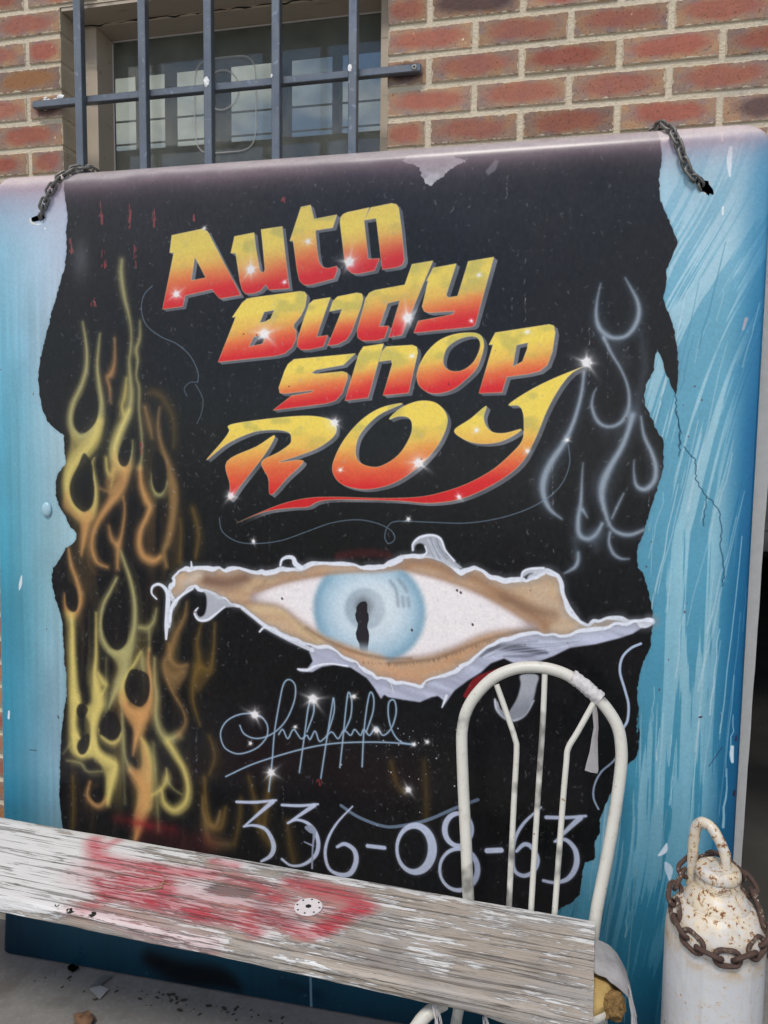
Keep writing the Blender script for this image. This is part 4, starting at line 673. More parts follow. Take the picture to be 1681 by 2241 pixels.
def m_glass():
    n = NB('dusty_glass'); t = n.t; out = t.nodes['Material Output']
    tr = t.nodes.new('ShaderNodeBsdfTransparent'); tr.inputs[0].default_value = (.66, .70, .67, 1); gl = t.nodes.new('ShaderNodeBsdfGlossy'); gl.inputs['Roughness'].default_value = .02; gl.inputs[0].default_value = (1, 1, 1, 1)
    df = t.nodes.new('ShaderNodeBsdfDiffuse'); df.inputs[0].default_value = (.42, .43, .38, 1)
    fr = t.nodes.new('ShaderNodeFresnel'); fr.inputs[0].default_value = 1.5; m1 = t.nodes.new('ShaderNodeMixShader'); m2 = t.nodes.new('ShaderNodeMixShader'); v = n.tc.outputs['Object']
    dust = n.math('ADD', n.math('MULTIPLY', n.noise(v, 14, 6, .65), .44), n.math('MULTIPLY', n.step(n.noise(v, 90, 3), .55, .75), .07))
    n.L(dust, m1.inputs[0]); n.L(tr.outputs[0], m1.inputs[1]); n.L(df.outputs[0], m1.inputs[2]); n.L(fr.outputs[0], m2.inputs[0]); n.L(m1.outputs[0], m2.inputs[1]); n.L(gl.outputs[0], m2.inputs[2]); n.L(m2.outputs[0], out.inputs['Surface'])
    return n.mat
def m_mural():
    I = paint_mural(); a = np.ones((AH, AW, 4), np.float32); a[..., :3] = I[::-1]
    im = bpy.data.images.new('mural', AW, AH, alpha=False); im.pixels.foreach_set(a.ravel()); im.update(); im.pack()
    n = NB('airbrushed_paint', .3); t = n.t; tx = t.nodes.new('ShaderNodeTexImage'); tx.image = im; tx.interpolation = 'Cubic'; tx.extension = 'EXTEND'
    n.L(n.tc.outputs['UV'], tx.inputs['Vector']); v = n.tc.outputs['Object']
    c = n.mix(.0, tx.outputs['Color'], (0, 0, 0)); n.base(c)
    z = n.sep(v)[2]; top = n.step(z, 1.9, 2.11)
    r = n.math('ADD', n.math('MULTIPLY', n.noise(v, 6, 5, .6), .18), n.math('MULTIPLY', top, .45)); n.rough(n.math('ADD', r, .20))
    n.p.inputs['Specular IOR Level'].default_value = .34
    h = n.math('ADD', n.noise(v, 2.2, 2), n.math('ADD', n.math('MULTIPLY', n.noise(v, 240, 3), .010), n.math('MULTIPLY', n.noise(v, 14, 4), .05))); n.bump(h, .14, .03)
    return n.mat
def m_wood():
    """weathered plank: grey-tan wood, flaking white paint, red and black overspray"""
    Wd, Hd = 1800, 340; M = np.zeros((Hd, Wd, 3), np.float32)
    def spot(pts, w, ch, a, soft):
        P = np.array([(1780 + x, 20 - y) for x, y in pts], float); S_ = smooth(P, 6); D, x0, y0 = stroke_field(S_, np.full(len(S_), float(w)), soft * 2 + 2); m = 1 - sst(-soft, soft, D); h, w_ = m.shape
        X0, Y0, X1, Y1 = max(x0, 0), max(y0, 0), min(x0 + w_, Wd), min(y0 + h, Hd); s = M[Y0:Y1, X0:X1, ch]; q = m[Y0 - y0:Y1 - y0, X0 - x0:X1 - x0] * a; M[Y0:Y1, X0:X1, ch] = 1 - (1 - s) * (1 - q)
    for pts, w, a, sf in (([(-1183, -32), (-1136, -84), (-1086, -105), (-1016, -100), (-924, -96), (-835, -80)], 22, .85, 20), ([(-1130, -16), (-1138, -41)], 14, .7, 16), ([(-1062, -180), (-1010, -227), (-1026, -266)], 16, .7, 20), ([(-1014, -156), (-932, -140), (-898, -166)], 20, .9, 18), ([(-1007, -200), (-945, -207), (-853, -213), (-786, -217)], 22, .85, 20), ([(-856, -29), (-802, -32)], 14, .7, 14), ([(-787, -80), (-717, -92), (-661, -119)], 22, .7, 22), ([(-651, -54), (-583, -61), (-517, -67), (-467, -95)], 24, .85, 22), ([(-483, -108), (-507, -156), (-521, -184)], 24, .95, 18), ([(-678, -184), (-611, -196), (-553, -216), (-532, -195)], 20, .8, 16), ([(-791, -227), (-703, -216), (-652, -239)], 18, .8, 18), ([(-1050, -276), (-939, -280), (-826, -300), (-725, -300)], 22, .35, 24), ([(-1090, -140), (-900, -180), (-700, -170), (-560, -120)], 60, .45, 50)): spot(pts, w, 0, a, sf)
    for pts, w, a, sf in (([(-803, -128), (-728, -123)], 20, .8, 16), ([(-681, -144), (-644, -190), (-590, -174)], 22, .55, 18), ([(-761, -10), (-640, -30)], 20, .45, 20), ([(-202, -55), (-150, -75)], 16, .3, 20), ([(-387, -202), (-375, -213)], 18, .4, 10), ([(-100, -190), (-60, -200)], 18, .35, 14), ([(-450, -240), (-300, -260)], 20, .35, 18)): spot(pts, w, 1, a, sf)
    spot([(-874, -150), (-838, -126)], 16, 2, 1., 8); spot([(-1780, -140), (-1180, -140)], 130, 2, 1., 60); spot([(-1150, -140), (-700, -140)], 120, 2, .35, 60); spot([(-1780, -5), (-20, -6)], 20, 2, .7, 16); spot([(-1780, -286), (-700, -290)], 16, 2, .5, 12); spot([(-330, -200), (-280, -225)], 22, 2, .7, 14)
    a = np.ones((Hd, Wd, 4), np.float32); a[..., :3] = M[::-1]
    im = bpy.data.images.new('overspray', Wd, Hd, alpha=False, is_data=True); im.pixels.foreach_set(a.ravel()); im.update(); im.pack()
    n = NB('weathered_plank', .85, 0, .25); t = n.t; tx = t.nodes.new('ShaderNodeTexImage'); tx.image = im; tx.extension = 'EXTEND'; n.L(n.tc.outputs['UV'], tx.inputs['Vector'])
    sr = t.nodes.new('ShaderNodeSeparateColor'); n.L(tx.outputs['Color'], sr.inputs[0]); red, blk, wht = sr.outputs
    gr = n.co('Object', (2.6, 60, 60)); gf = n.co('Object', (9, 300, 300)); fl = n.co('Object', (16, 150, 150))
    g1 = n.noise(gr, 1.4, 6, .65, .4); g2 = n.noise(gf, 1., 4, .6); f1 = n.noise(fl, 1., 6, .68)
    wood = n.mix(g1, (.27, .215, .165), (.50, .415, .325)); wood = n.mix(n.math('MULTIPLY', n.step(g2, .56, .74), .35), wood, (.16, .135, .11)); wood = n.mix(n.math('MULTIPLY', n.step(n.noise(n.co('Object', (3, 14, 14)), 1., 4), .46, .66), .75), wood, (.29, .285, .29)); wood = n.mix(n.math('MULTIPLY', n.step(n.noise(n.co('Object', (5, 30, 30), (7, 3, 1)), 1., 5, .65), .58, .68), .7), wood, (.12, .115, .12))
    f2 = n.noise(n.co('Object', (6, 42, 42)), 1., 5, .62); f3 = n.noise(n.co('Object', (2.2, 8, 8)), 1., 3)
    cov = n.math('ADD', n.math('ADD', n.math('MULTIPLY', f1, .5), n.math('MULTIPLY', f2, .5)), n.math('ADD', n.math('MULTIPLY', wht, .13), n.math('MULTIPLY', n.math('SUBTRACT', f3, .5), .34)))
    cov = n.step(cov, .518, .545); white = n.mix(g2, (.70, .685, .66), (.82, .81, .79))
    c = n.mix(cov, wood, white)
    wash = n.math('MULTIPLY', n.step(g2, .70, .40), .30); c = n.mix(wash, c, (.58, .565, .54))
    c = n.mix(n.math('MULTIPLY', red, n.math('ADD', n.math('MULTIPLY', n.step(f1, .60, .42), .3), .68)), c, (.52, .028, .055)); c = n.mix(n.math('MULTIPLY', blk, n.math('ADD', n.math('MULTIPLY', g2, .5), .4)), c, (.05, .045, .05))
    ck = n.step(n.noise(n.co('Object', (3.2, 110, 170)), 1., 4, .6), .435, .385); c = n.mix(n.math('MULTIPLY', ck, .62), c, (.13, .11, .095)); c = n.mix(n.step(g1, .33, .27), c, (.06, .05, .045))
    n.base(c); n.bump(n.math('ADD', n.math('ADD', n.math('MULTIPLY', cov, .5), n.math('MULTIPLY', g2, .9)), n.math('ADD', n.math('MULTIPLY', n.step(g1, .27, .36), 1.), n.math('MULTIPLY', ck, -1.2))), .9, .0026)
    return n.mat
def m_cyl():
    n = NB('rusty_white_paint', .5); v = n.tc.outputs['Object']; z = n.sep(v)[2]
    near = n.step(z, .50, .60); c = n.mix(n.noise(v, 6, 5), (.52, .52, .53), (.68, .675, .67))
    c = n.mix(n.math('MULTIPLY', near, n.math('MULTIPLY', n.step(n.noise(v, 26, 5, .7), .36, .58), .75)), c, (.72, .58, .36))
    th = n.math('ADD', n.noise(v, 95, 6, .74), n.math('MULTIPLY', near, .085)); ru = n.step(th, .645, .675); c = n.mix(n.math('MULTIPLY', n.step(th, .56, .645), .6), c, (.66, .47, .24)); c = n.mix(ru, c, n.mix(n.noise(v, 120, 3), (.32, .12, .035), (.10, .04, .025)))
    band = n.step(n.math('ABSOLUTE', n.math('SUBTRACT', z, .352)), .03, .0); th2 = n.math('ADD', n.noise(v, 75, 6, .75), n.math('MULTIPLY', band, .14)); c = n.mix(n.math('MULTIPLY', n.step(th2, .70, .74), 1.), c, (.13, .085, .05))
    c = n.mix(n.math('MULTIPLY', n.step(n.noise(n.co('Object', (1, 1, .25)), 24, 4), .56, .75), .35), c, (.40, .38, .38))
    b2 = n.math('MULTIPLY', n.step(n.math('ABSOLUTE', n.math('SUBTRACT', z, .522)), .03, .004), n.step(n.noise(v, 22, 5, .7), .42, .62)); c = n.mix(n.math('MULTIPLY', b2, .75), c, (.50, .32, .13))
    c = n.mix(n.math('MULTIPLY', n.step(n.noise(n.co('Object', (1, 1, .06)), 60, 4), .55, .75), .4), c, (.36, .32, .27)); c = n.mix(n.step(n.noise(v, 110, 4, .7), .70, .73), c, (.10, .07, .05))
    n.rough(n.ramp(ru, [(0, .42), (1, .9)])); return n.base(c).bump(n.math('SUBTRACT', n.noise(v, 50, 4), n.math('MULTIPLY', ru, .5)), .35, .003).mat
def m_rust():
    n = NB('rusted_chain', .75, .25); v = n.tc.outputs['Object']; c = n.mix(n.noise(v, 60, 5, .7), (.045, .026, .022), (.13, .075, .055)); z = n.sep(n.t.nodes.new('ShaderNodeNewGeometry').outputs['Position'])[2]
    c = n.mix(n.math('MULTIPLY', n.step(n.noise(v, 90, 4, .7), .55, .62), n.step(z, .55, .61)), c, (.66, .58, .44)); return n.base(c).bump(n.noise(v, 200, 4, .7), .6, .002).mat
def m_chain():
    n = NB('grey_chain', .55, .5); v = n.tc.outputs['Object']; return n.base(n.mix(n.noise(v, 120, 4), (.11, .105, .095), (.26, .25, .23))).bump(n.noise(v, 300, 3), .4, .001).mat
def m_cream():
    n = NB('cream_enamel', .42); v = n.tc.outputs['Object']; c = n.mix(n.noise(v, 18, 5), (.56, .535, .46), (.70, .68, .61)); c = n.mix(n.math('MULTIPLY', n.step(n.noise(v, 45, 5, .7), .57, .72), .5), c, (.40, .36, .27)); c = n.mix(n.math('MULTIPLY', n.step(n.noise(n.co('Object', (1, 1, 1), (3.1, 1.7, .4)), 9, 3), .57, .66), .75), c, (.07, .065, .06))
    c = n.mix(n.step(n.noise(v, 60, 5, .72), .665, .70), c, (.28, .15, .06)); return n.base(c).bump(n.noise(v, 60, 3), .15, .002).mat
MB, MM, MG, MO, MT, MBAR, MGL = m_brick(), m_mortar(), m_ground(), m_oily(), m_taupe(), m_bar(), m_glass()
MMU, MW, MC, MR, MCH, MCR = m_mural(), m_wood(), m_cyl(), m_rust(), m_chain(), m_cream()
MWH = m_plain('chipped_white_paint', (.78, .78, .77), .5, var=.1, sc=60); MDK = m_plain('dark_void', (.012, .011, .010), .9); MTAPE = m_plain('grubby_tape', (.60, .57, .56), .6, sc=70, bump=.002)
MFOAM = m_plain('yellow_foam', (.50, .34, .12), .95, var=.35, sc=40, bump=.004); MCRUM = m_plain('crumbled_foam', (.22, .13, .045), 1., var=.8, sc=110, bump=.006); MCLOTH = m_plain('torn_grey_vinyl', (.36, .345, .34), .75, var=.4, sc=26, bump=.004)
MWALL = m_plain('dark_plaster', (.085, .095, .08), .9, sc=5); MGAR = m_plain('garage_wall', (.10, .10, .095), .9, sc=4); MVAN = m_plain('pale_van_paint', (.52, .52, .49), .35, var=.04); MTYRE = m_plain('tyre_rubber', (.02, .02, .02), .85); MTIN = m_plain('grey_sheet_metal', (.36, .37, .37), .5, .3, sc=50); MPEB = m_plain('brown_stone', (.16, .085, .045), .9, var=.5, sc=60, bump=.005); MSCREW = m_plain('steel_screw', (.45, .43, .38), .4, .7); MFAN = m_plain('pale_plastic', (.62, .60, .55), .6); MTWIG = m_plain('dry_straw', (.34, .25, .13), .9); MPLAS = m_plain('wire_black', (.02, .02, .02), .6)
# ---------------------------------------------------------------- ground
put(ob('ground', B(-20, 20, -30, 30, -.3, 0), MG, smooth=False), kind='structure')
gf = B(.95, 4.3, .16, 9.0, .0005, .004); put(ob('garage_floor', gf, MO, smooth=False), kind='structure')
# ---------------------------------------------------------------- brick wall
BL, BH, JT = .2175, .071, .0130
ZT = lambda r: 2.4277 - r * BH
OXL, OXR, OZT, OZB = -.985, -.10, 2.566, 1.74
DX, DZ = .757, 2.0
wall = thing('brick_wall', (0, .06, 0), 'red brick wall with pale mortar joints behind the painted sign', 'wall')
bm = bmesh.new(); F = .0045
for a in ((-1.95, OXL - .003, F, .11, 0, 2.86), (OXR + .003, DX - .003, F, .11, 0, 2.86), (OXL - .003, OXR + .003, F, .11, OZT + .004, 2.86), (OXL - .003, OXR + .003, F, .11, 0, OZB), (DX - .003, 1.9, F, .11, DZ + .004, 2.86)): box(bm, *a)
ob('mortar', bm, MM, wall, smooth=False)
def brick_mesh(w, h, d, seed):
    bm = B(-w / 2, w / 2, 0, d, -h / 2, h / 2); bmesh.ops.subdivide_edges(bm, edges=[e for e in bm.edges if abs((e.verts[0].co - e.verts[1].co).x) > .02], cuts=1)
    for v in bm.verts:
        q = noise.noise_vector(v.co * 23 + Vector((seed * 7.7, seed * 3.1, 0))); v.co += Vector((q.x * .0016, q.y * .0008 + .0004 * math.sin(seed), q.z * .0014))
    fr = [e for e in bm.edges if all(v.co.y < .01 for v in e.verts) and len([f for f in e.link_faces if abs(f.normal.y) < .5]) or (abs((e.verts[0].co - e.verts[1].co).y) > .02)]
    bmesh.ops.bevel(bm, geom=fr, offset=.0022, segments=1, affect='EDGES'); return mesh('brick', bm, MB, True, 30)
CACHE = {}; hid = bmesh.new()
for r in range(-6, 35):
    z1, z0 = ZT(r) - JT / 2, ZT(r + 1) + JT / 2
    if z0 < .012: continue
    for c in range(-10, 10):
        a = (c + (0 if r % 2 else .5)) * BL; b = a + BL
        spans = [[a + JT / 2, b - JT / 2]]
        zc = (z0 + z1) / 2
        if OZB < zc < OZT:
            s2 = []
            for s in spans:
                if s[1] <= OXL or s[0] >= OXR: s2.append(s)
                else:
                    if s[0] < OXL - .02: s2.append([s[0], OXL])
                    if s[1] > OXR + .02: s2.append([OXR, s[1]])
            spans = s2
        if zc < DZ:
            spans = [[s[0], min(s[1], DX)] for s in spans if s[0] < DX - .02]
        for s in spans:
            if s[0] < -1.93 or s[1] > 1.88: continue
            xc, w = (s[0] + s[1]) / 2, s[1] - s[0]
            seen = (zc > 1.98 and xc > -1.75) or (-1.5 < xc < -1.02)
            if not seen: box(hid, s[0], s[1], 0, .05, z0, z1); continue
            deep = zc > 1.7 and (abs(s[1] - OXL) < .01 or abs(s[0] - OXR) < .01)
            key = (round(w, 3), random.randrange(6), deep)
            if key not in CACHE: CACHE[key] = brick_mesh(w, z1 - z0, .112 if deep else .06, key[1] + w * 10)
            o = bpy.data.objects.new('brick', CACHE[key]); COL.objects.link(o); o.location = (xc, -.0006 + random.random() * .0016, zc + random.uniform(-.0008, .0008)); o.rotation_euler = (0, random.uniform(-.003, .003), random.uniform(-.004, .004)); attach(o, wall)
put(ob('brick', hid, MB, wall, smooth=False), kind='stuff')
# dried mortar and paint smears on the wall by the crossbar end
bm = bmesh.new()
for k in range(16):
    x, z = -1.045 + random.random() * .07, 2.318 + random.random() * .028; s = .003 + random.random() * .008
    bmesh.ops.create_icosphere(bm, subdivisions=1, radius=s, matrix=Matrix.Translation((x, -.001, z)) @ Matrix.Diagonal((1.6, .35, .8, 1)))
ob('paint_smear', bm, MWH, wall)
# ---------------------------------------------------------------- window
win = thing('window', (-.54, .12, OZB), 'dusty window with taupe painted frame behind the steel bars', 'window')
ob('lintel', B(OXL + .001, OXR - .001, F + .002, .08, OZT - .005, OZT + .003), MT, win, smooth=False)
ob('side_jamb', B(OXL + .003, -.930, .08, .172, OZB, OZT - .012, bev=.002), MT, win); ob('side_jamb', B(-.135, OXR - .003, .075, .172, OZB, OZT - .012, bev=.002), MT, win)
ob('frame_head', B(OXL + .002, OXR - .002, .079, .175, OZT - .012, OZT + .02, bev=.002), MT, win); ob('sill', B(OXL + .002, OXR - .002, .01, .18, OZB - .02, OZB + .02, bev=.003), MT, win)
bm = bmesh.new()
pp = [(-.985 + .885 * i / 40, .081 + random.uniform(-.002, .0), OZT - .0085 + random.uniform(-.0025, .0025)) for i in range(41)]
tube(bm, pp, [.0012 + random.random() * .0016 for _ in pp], 6); ob('cracked_caulk', bm, MDK, win)
ob('glass', B(-.932, -.133, .160, .164, OZB + .01, OZT - .010), MGL, win, smooth=False)
bm = bmesh.new(); tube(bm, [(-.929, .158, OZB + .02), (-.929, .158, OZT - .02)], .0022, 6); tube(bm, [(-.929, .158, OZT - .014), (-.136, .158, OZT - .014)], .0022, 6); ob('putty', bm, MTAPE, win)
# steel grille
gr = thing('window_grille', (-.54, -.03, 2.32), 'blue-grey steel security bars bolted across the window', 'window bars')
BX = (-.905, -.724, -.546, -.368, -.175)
for x in BX: ob('bar', fuzz(B(x - .0105, x + .0105, -.046, -.024, 1.70, 2.80, bev=.0018), .0006, 6), MBAR, gr)
ob('crossbar', B(-1.057, -.015, -.0235, -.0045, 2.3105, 2.3285, bev=.0018), MBAR, gr)
ob('crossbar', B(-1.057, -.015, -.0235, -.0045, 1.80, 1.818, bev=.0018), MBAR, gr)
bm = bmesh.new(); bmesh.ops.create_cone(bm, cap_ends=True, segments=20, radius1=.0068, radius2=.0052, depth=.004, matrix=Matrix.Translation((-.030, -.0255, 2.3195)) @ Matrix.Rotation(math.pi / 2, 4, 'X')); sc = ob('screw', bm, MSCREW, gr)
bm = bmesh.new(); box(bm, -.0337, -.0263, -.0284, -.0270, 2.3186, 2.3204); box(bm, -.0309, -.0291, -.0285, -.0270, 2.3158, 2.3232); ob('screw_slot', bm, MDK, sc, smooth=False)
for x, s in ((-.546, .011), (-.179, .008), (-.375, .004)):
    bm = bmesh.new(); bmesh.ops.create_icosphere(bm, subdivisions=3, radius=s, matrix=Matrix.Translation((x - .002, -.046, 2.322)) @ Matrix.Diagonal((.7, .2, 1.1, 1))); fuzz(bm, .002, 150); ob('paint_blob', bm, MWH, gr)
# ---------------------------------------------------------------- room behind the window
room = thing('back_room', (-.9, .6, 0), 'dark green room behind the barred window with a bright strip of panes', 'room')
bm = bmesh.new(); FY = 1.0
box(bm, -2.2, .70, FY, FY + .08, 2.913, 3.4); box(bm, -2.2, .70, FY, FY + .08, 0, 2.565)
box(bm, -2.2, -1.62, FY, FY + .08, 2.565, 2.913); box(bm, .35, .70, FY, FY + .08, 2.565, 2.913); ob('far_wall', bm, MWALL, room, smooth=False)
for a, b in ((-1.355, -1.335), (-1.228, -1.200), (-1.044, -.968), (-.761, -.716), (-.539, -.513), (-.30, -.26), (0, .04)): ob('mullion', B(a, b, FY + .01, FY + .06, 2.6, 2.913), MWALL, room, smooth=False)
ob('bottom_rail', B(-1.62, .35, FY + .012, FY + .062, 2.565, 2.6), MWALL, room, smooth=False)
ob('ceiling', B(-2.2, .70, .12, FY + .08, 3.4, 3.45), MWALL, room, smooth=False); ob('side_wall', B(-2.28, -2.2, .12, FY + .08, 0, 3.45), MWALL, room, smooth=False); ob('side_wall', B(.70, .78, .12, 9.0, 0, 3.45), MWALL, room, smooth=False)
bm = bmesh.new(); box(bm, -2.2, OXL, .111, .12, 0, 3.45); box(bm, OXR, .78, .111, .12, 0, 3.45); box(bm, OXL, OXR, .18, .19, OZT + .03, 3.45); ob('inner_lining', bm, MWALL, room, smooth=False)
FX, FZ, FYY = -.600, 2.415, .1585                              # old sticker marks on the pane
rr = []
for k in range(64):
    a = k * math.tau / 64; p = 5; cx_, sz_ = math.cos(a), math.sin(a); rr.append((FX + .010 + .090 * math.copysign(abs(cx_) ** (2 / p), cx_), FYY, FZ - .06 + .125 * math.copysign(abs(sz_) ** (2 / p), sz_)))
mk = NB('old_glue'); mk.base((.8, .78, .72)); mk.p.inputs['Alpha'].default_value = .32; MGLUE = mk.mat
ob('adhesive_mark', tube(bmesh.new(), rr, .0026, 6, closed=True), MGLUE, win); ob('adhesive_mark', tube(bmesh.new(), [(FX + .050 * math.cos(a), FYY, FZ - .02 + .052 * math.sin(a)) for a in np.linspace(0, math.tau, 48)[:-1]], .0034, 6, closed=True), MGLUE, win)
for k, (z, sag) in enumerate(((3.82, .05), (3.72, .03), (3.67, .04))):
    pts = [(-9 + 18 * i / 24, 3.4 + .15 * k, z - .06 + sag * ((i - 12) / 12) ** 2) for i in range(25)]
    put(ob('power_line', tube(bmesh.new(), pts, .007, 6), MPLAS), ('upper', 'middle', 'lowest')[k] + ' thin dark wire crossing the sky in the window', 'wire', 'wires seen through the window')
# ---------------------------------------------------------------- garage beyond the doorway
gar = thing('garage_interior', (2.5, 4, 0), 'dark garage interior at the right edge of the sign', 'garage')
ob('far_wall', B(.78, 4.4, 9.0, 9.1, 0, 3.4), MGAR, gar, smooth=False); ob('side_wall', B(4.3, 4.4, .11, 9.0, 0, 3.4), MGAR, gar, smooth=False); ob('ceiling', B(.78, 4.4, .12, 9.1, 3.4, 3.5), MGAR, gar, smooth=False)
van = thing('parked_van', (3.2, 6.6, 0), 'pale grey vehicle in the dark garage beside the sign edge', 'van')
bm = bmesh.new(); vb = [(6.0, .50), (6.0, .92), (6.06, 1.0), (6.35, 1.12), (6.75, 1.78), (6.9, 1.86), (8.7, 1.86), (8.75, .50)]
A = [bm.verts.new((2.1, y, z)) for y, z in vb]; C_ = [bm.verts.new((3.85, y, z)) for y, z in vb]
bm.faces.new(A); bm.faces.new(C_[::-1])
for i in range(len(vb)): bm.faces.new((A[i], A[(i + 1) % len(vb)], C_[(i + 1) % len(vb)], C_[i]))
bmesh.ops.bevel(bm, geom=list(bm.edges), offset=.05, segments=2, affect='EDGES'); ob('body', bm, MVAN, van)
ob('bumper', B(2.08, 3.87, 5.93, 6.02, .46, .66, bev=.03, seg=2), MVAN, van)
for x in (2.3, 3.5): ob('headlight', B(x - .12, x + .12, 5.985, 6.02, .74, .88, bev=.02, seg=2), MFAN, van)
bm = bmesh.new(); q = [bm.verts.new(p) for p in ((2.25, 6.385, 1.17), (3.7, 6.385, 1.17), (3.6, 6.715, 1.72), (2.35, 6.715, 1.72))]; bm.faces.new(q); bmesh.ops.solidify(bm, geom=bm.faces[:], thickness=.012); ob('windscreen', bm, MPLAS, van, smooth=False)
for x in (2.2, 3.75):
    for y in (6.6, 8.2): bm = bmesh.new(); bmesh.ops.create_cone(bm, cap_ends=True, segments=28, radius1=.3, radius2=.3, depth=.2, matrix=Matrix.Translation((x, y, .3)) @ Matrix.Rotation(math.pi / 2, 4, 'Y')); ob('wheel', bm, MTYRE, van)
# ---------------------------------------------------------------- painted panel
pan = thing('painted_sign_panel', (-.19, -.10, 0), 'big hand-painted auto body shop sign panel with flames and an eye', 'sign')
PT, PB_, LEAN = 2.124, .001, (.087 - .128) / 2.108
def outline(ins, n=10):
    c = [(-1.148 + ins, PB_ + ins, .012), (.737 - ins, PB_ + ins, .012), (.750 - ins, PT - ins, .07), (-1.142 + ins, PT - ins, .06)]; out = []
    for i in range(4):
        x, z, r = c[i]; r = max(r - ins, .004); sx, sz = ((1, 1), (-1, 1), (-1, -1), (1, -1))[i]; a0 = (math.pi, 1.5 * math.pi, 0, .5 * math.pi)[i]
        for k in range(n + 1): a = a0 + k / n * math.pi / 2; out.append((x + sx * r + r * math.cos(a), z + sz * r + r * math.sin(a)))
    dense = []
    for i in range(len(out)):
        a, b = out[i], out[(i + 1) % len(out)]; L = math.dist(a, b); m = max(1, int(L / .12))
        for k in range(m): dense.append((a[0] + (b[0] - a[0]) * k / m, a[1] + (b[1] - a[1]) * k / m))
    return dense
bm = bmesh.new(); R0 = .042; loops = []
base_n = None
for ins, dep in [(.004, .060)] + [(R0 * (1 - math.cos(a)) , R0 * (1 - math.sin(a))) for a in np.linspace(0, math.pi / 2, 9)]:
    o = outline(0 if base_n else 0)
    base_n = len(o)
    # shrink the outer outline towards the inside so every loop keeps its vertex count
    cx0, cz0 = -.19, PT / 2
    lp = []
    for (x, z) in o:
        kx = ins * .42
        nx = min(max((x - cx0) / .94, -1), 1); nz = min(max((z - cz0) / 1.06, -1), 1)
        fl = sst(.0, .10, z); sd_ = sst(.93, .99, abs(nx)); dz = dep * (.25 + .75 * fl) * (1 - .45 * sd_)
        lp.append((x - nx * abs(nx) ** 6 * kx, z - nz * abs(nz) ** 6 * (ins if nz > 0 else ins * .1), float(dz)))
    loops.append([bm.verts.new((x, -.128 - LEAN * z + d, z)) for x, z, d in lp])
for A, C_ in zip(loops[:-1], loops[1:]):
    for k in range(len(A)): bm.faces.new((A[k], A[(k + 1) % len(A)], C_[(k + 1) % len(A)], C_[k]))
bm.faces.new(loops[-1])
uv = bm.loops.layers.uv.new('UVMap')
for f in bm.faces:
    for l in f.loops: l[uv].uv = ((l.vert.co.x - U0) * 1000 / AW, 1 - (V1 - l.vert.co.z) * 1000 / AH)
ob('painted_face', bm, MMU, pan, angle=60)
bm = bmesh.new(); zz = [.004 + 2.06 * i / 44 for i in range(45)]          # ragged white lip along the right-hand edge, behind the face
A = [bm.verts.new((.70, -.058 - LEAN * z * .5, z)) for z in zz]; C_ = [bm.verts.new((.7605 + .0155 * z + random.uniform(-.0006, .0006), -.058 - LEAN * z * .5, z)) for z in zz]
for i in range(44): bm.faces.new((A[i], A[i + 1], C_[i + 1], C_[i]))
bmesh.ops.solidify(bm, geom=bm.faces[:], thickness=.01); ob('edge_lip', bm, MWH, pan, smooth=False)
bm = bmesh.new(); bmesh.ops.create_icosphere(bm, subdivisions=3, radius=.014, matrix=Matrix.Translation((-.985, -.107, 1.253)) @ Matrix.Diagonal((1., .5, 1.4, 1))); ob('bolt_lump', bm, m_plain('lump_paint', (.36, .55, .63), .3), pan)
for (x, z, w, h, rt) in ((-1.000, 2.006, .022, .007, -.15), (.612, 1.990, .024, .011, .75)):
    bm = bmesh.new(); vs = []
    for k in range(20): a = k * math.tau / 20; q = 1 + random.uniform(-.25, .2); px, pz = w * math.cos(a) * q, h * math.sin(a) * q; vs.append(bm.verts.new((x + px * math.cos(rt) + pz * math.sin(rt), -.128 - LEAN * z - .0012, z - px * math.sin(rt) + pz * math.cos(rt))))
    bm.faces.new(vs); bmesh.ops.solidify(bm, geom=bm.faces[:], thickness=.0008); ob('torn_hole', bm, MDK, pan, smooth=False)
# ---------------------------------------------------------------- chains
def link_mesh(name, ln, wd, wire, mat):
    pts = []
    for s, a0 in ((1, -math.pi / 2), (-1, math.pi / 2)):
        for k in range(9): a = a0 + k / 8 * math.pi; pts.append((s * (ln / 2 - wd / 2) + wd / 2 * math.cos(a), wd / 2 * math.sin(a), 0))
    return mesh(name, tube(bmesh.new(), pts, wire, 8, closed=True), mat)
def lay_chain(root, me, path, pitch, closed=False, roll0=0., rollamp=math.pi / 2, normal=None, jit=.12):
    P = [Vector(p) for p in path]; 
    if closed: P.append(P[0])
    seg = [(b - a).length for a, b in zip(P[:-1], P[1:])]; tot = sum(seg); n = max(1, round(tot / pitch)); st = tot / n
    def at(s):
        for a, b, L in zip(P[:-1], P[1:], seg):
            if s <= L: return a + (b - a) * (s / L)
            s -= L
        return P[-1]
    for i in range(n):
        a, b = at(i * st), at((i + 1) * st); t = (b - a).normalized(); c = (a + b) / 2
        nv = (normal(c) if normal else Vector((0, -1, 0))); nv = (nv - t * nv.dot(t)).normalized(); y = nv.cross(t)
        M = Matrix((t, y, nv)).transposed().to_4x4(); ang = roll0 + (rollamp if i % 2 else 0) + random.uniform(-jit, jit)
        o = bpy.data.objects.new('link', me); COL.objects.link(o); o.matrix_basis = Matrix.Translation(c) @ M @ Matrix.Rotation(ang, 4, 'X'); attach(o, root)
LK = link_mesh('link', .0335, .0165, .0031, MCH)
def lean_y(z): return -.128 - LEAN * z
chl = thing('hanging_chain', (-.95, -.09, 2.0), 'grey steel chain at the top left corner of the sign', 'chain', 'chains hanging the sign')
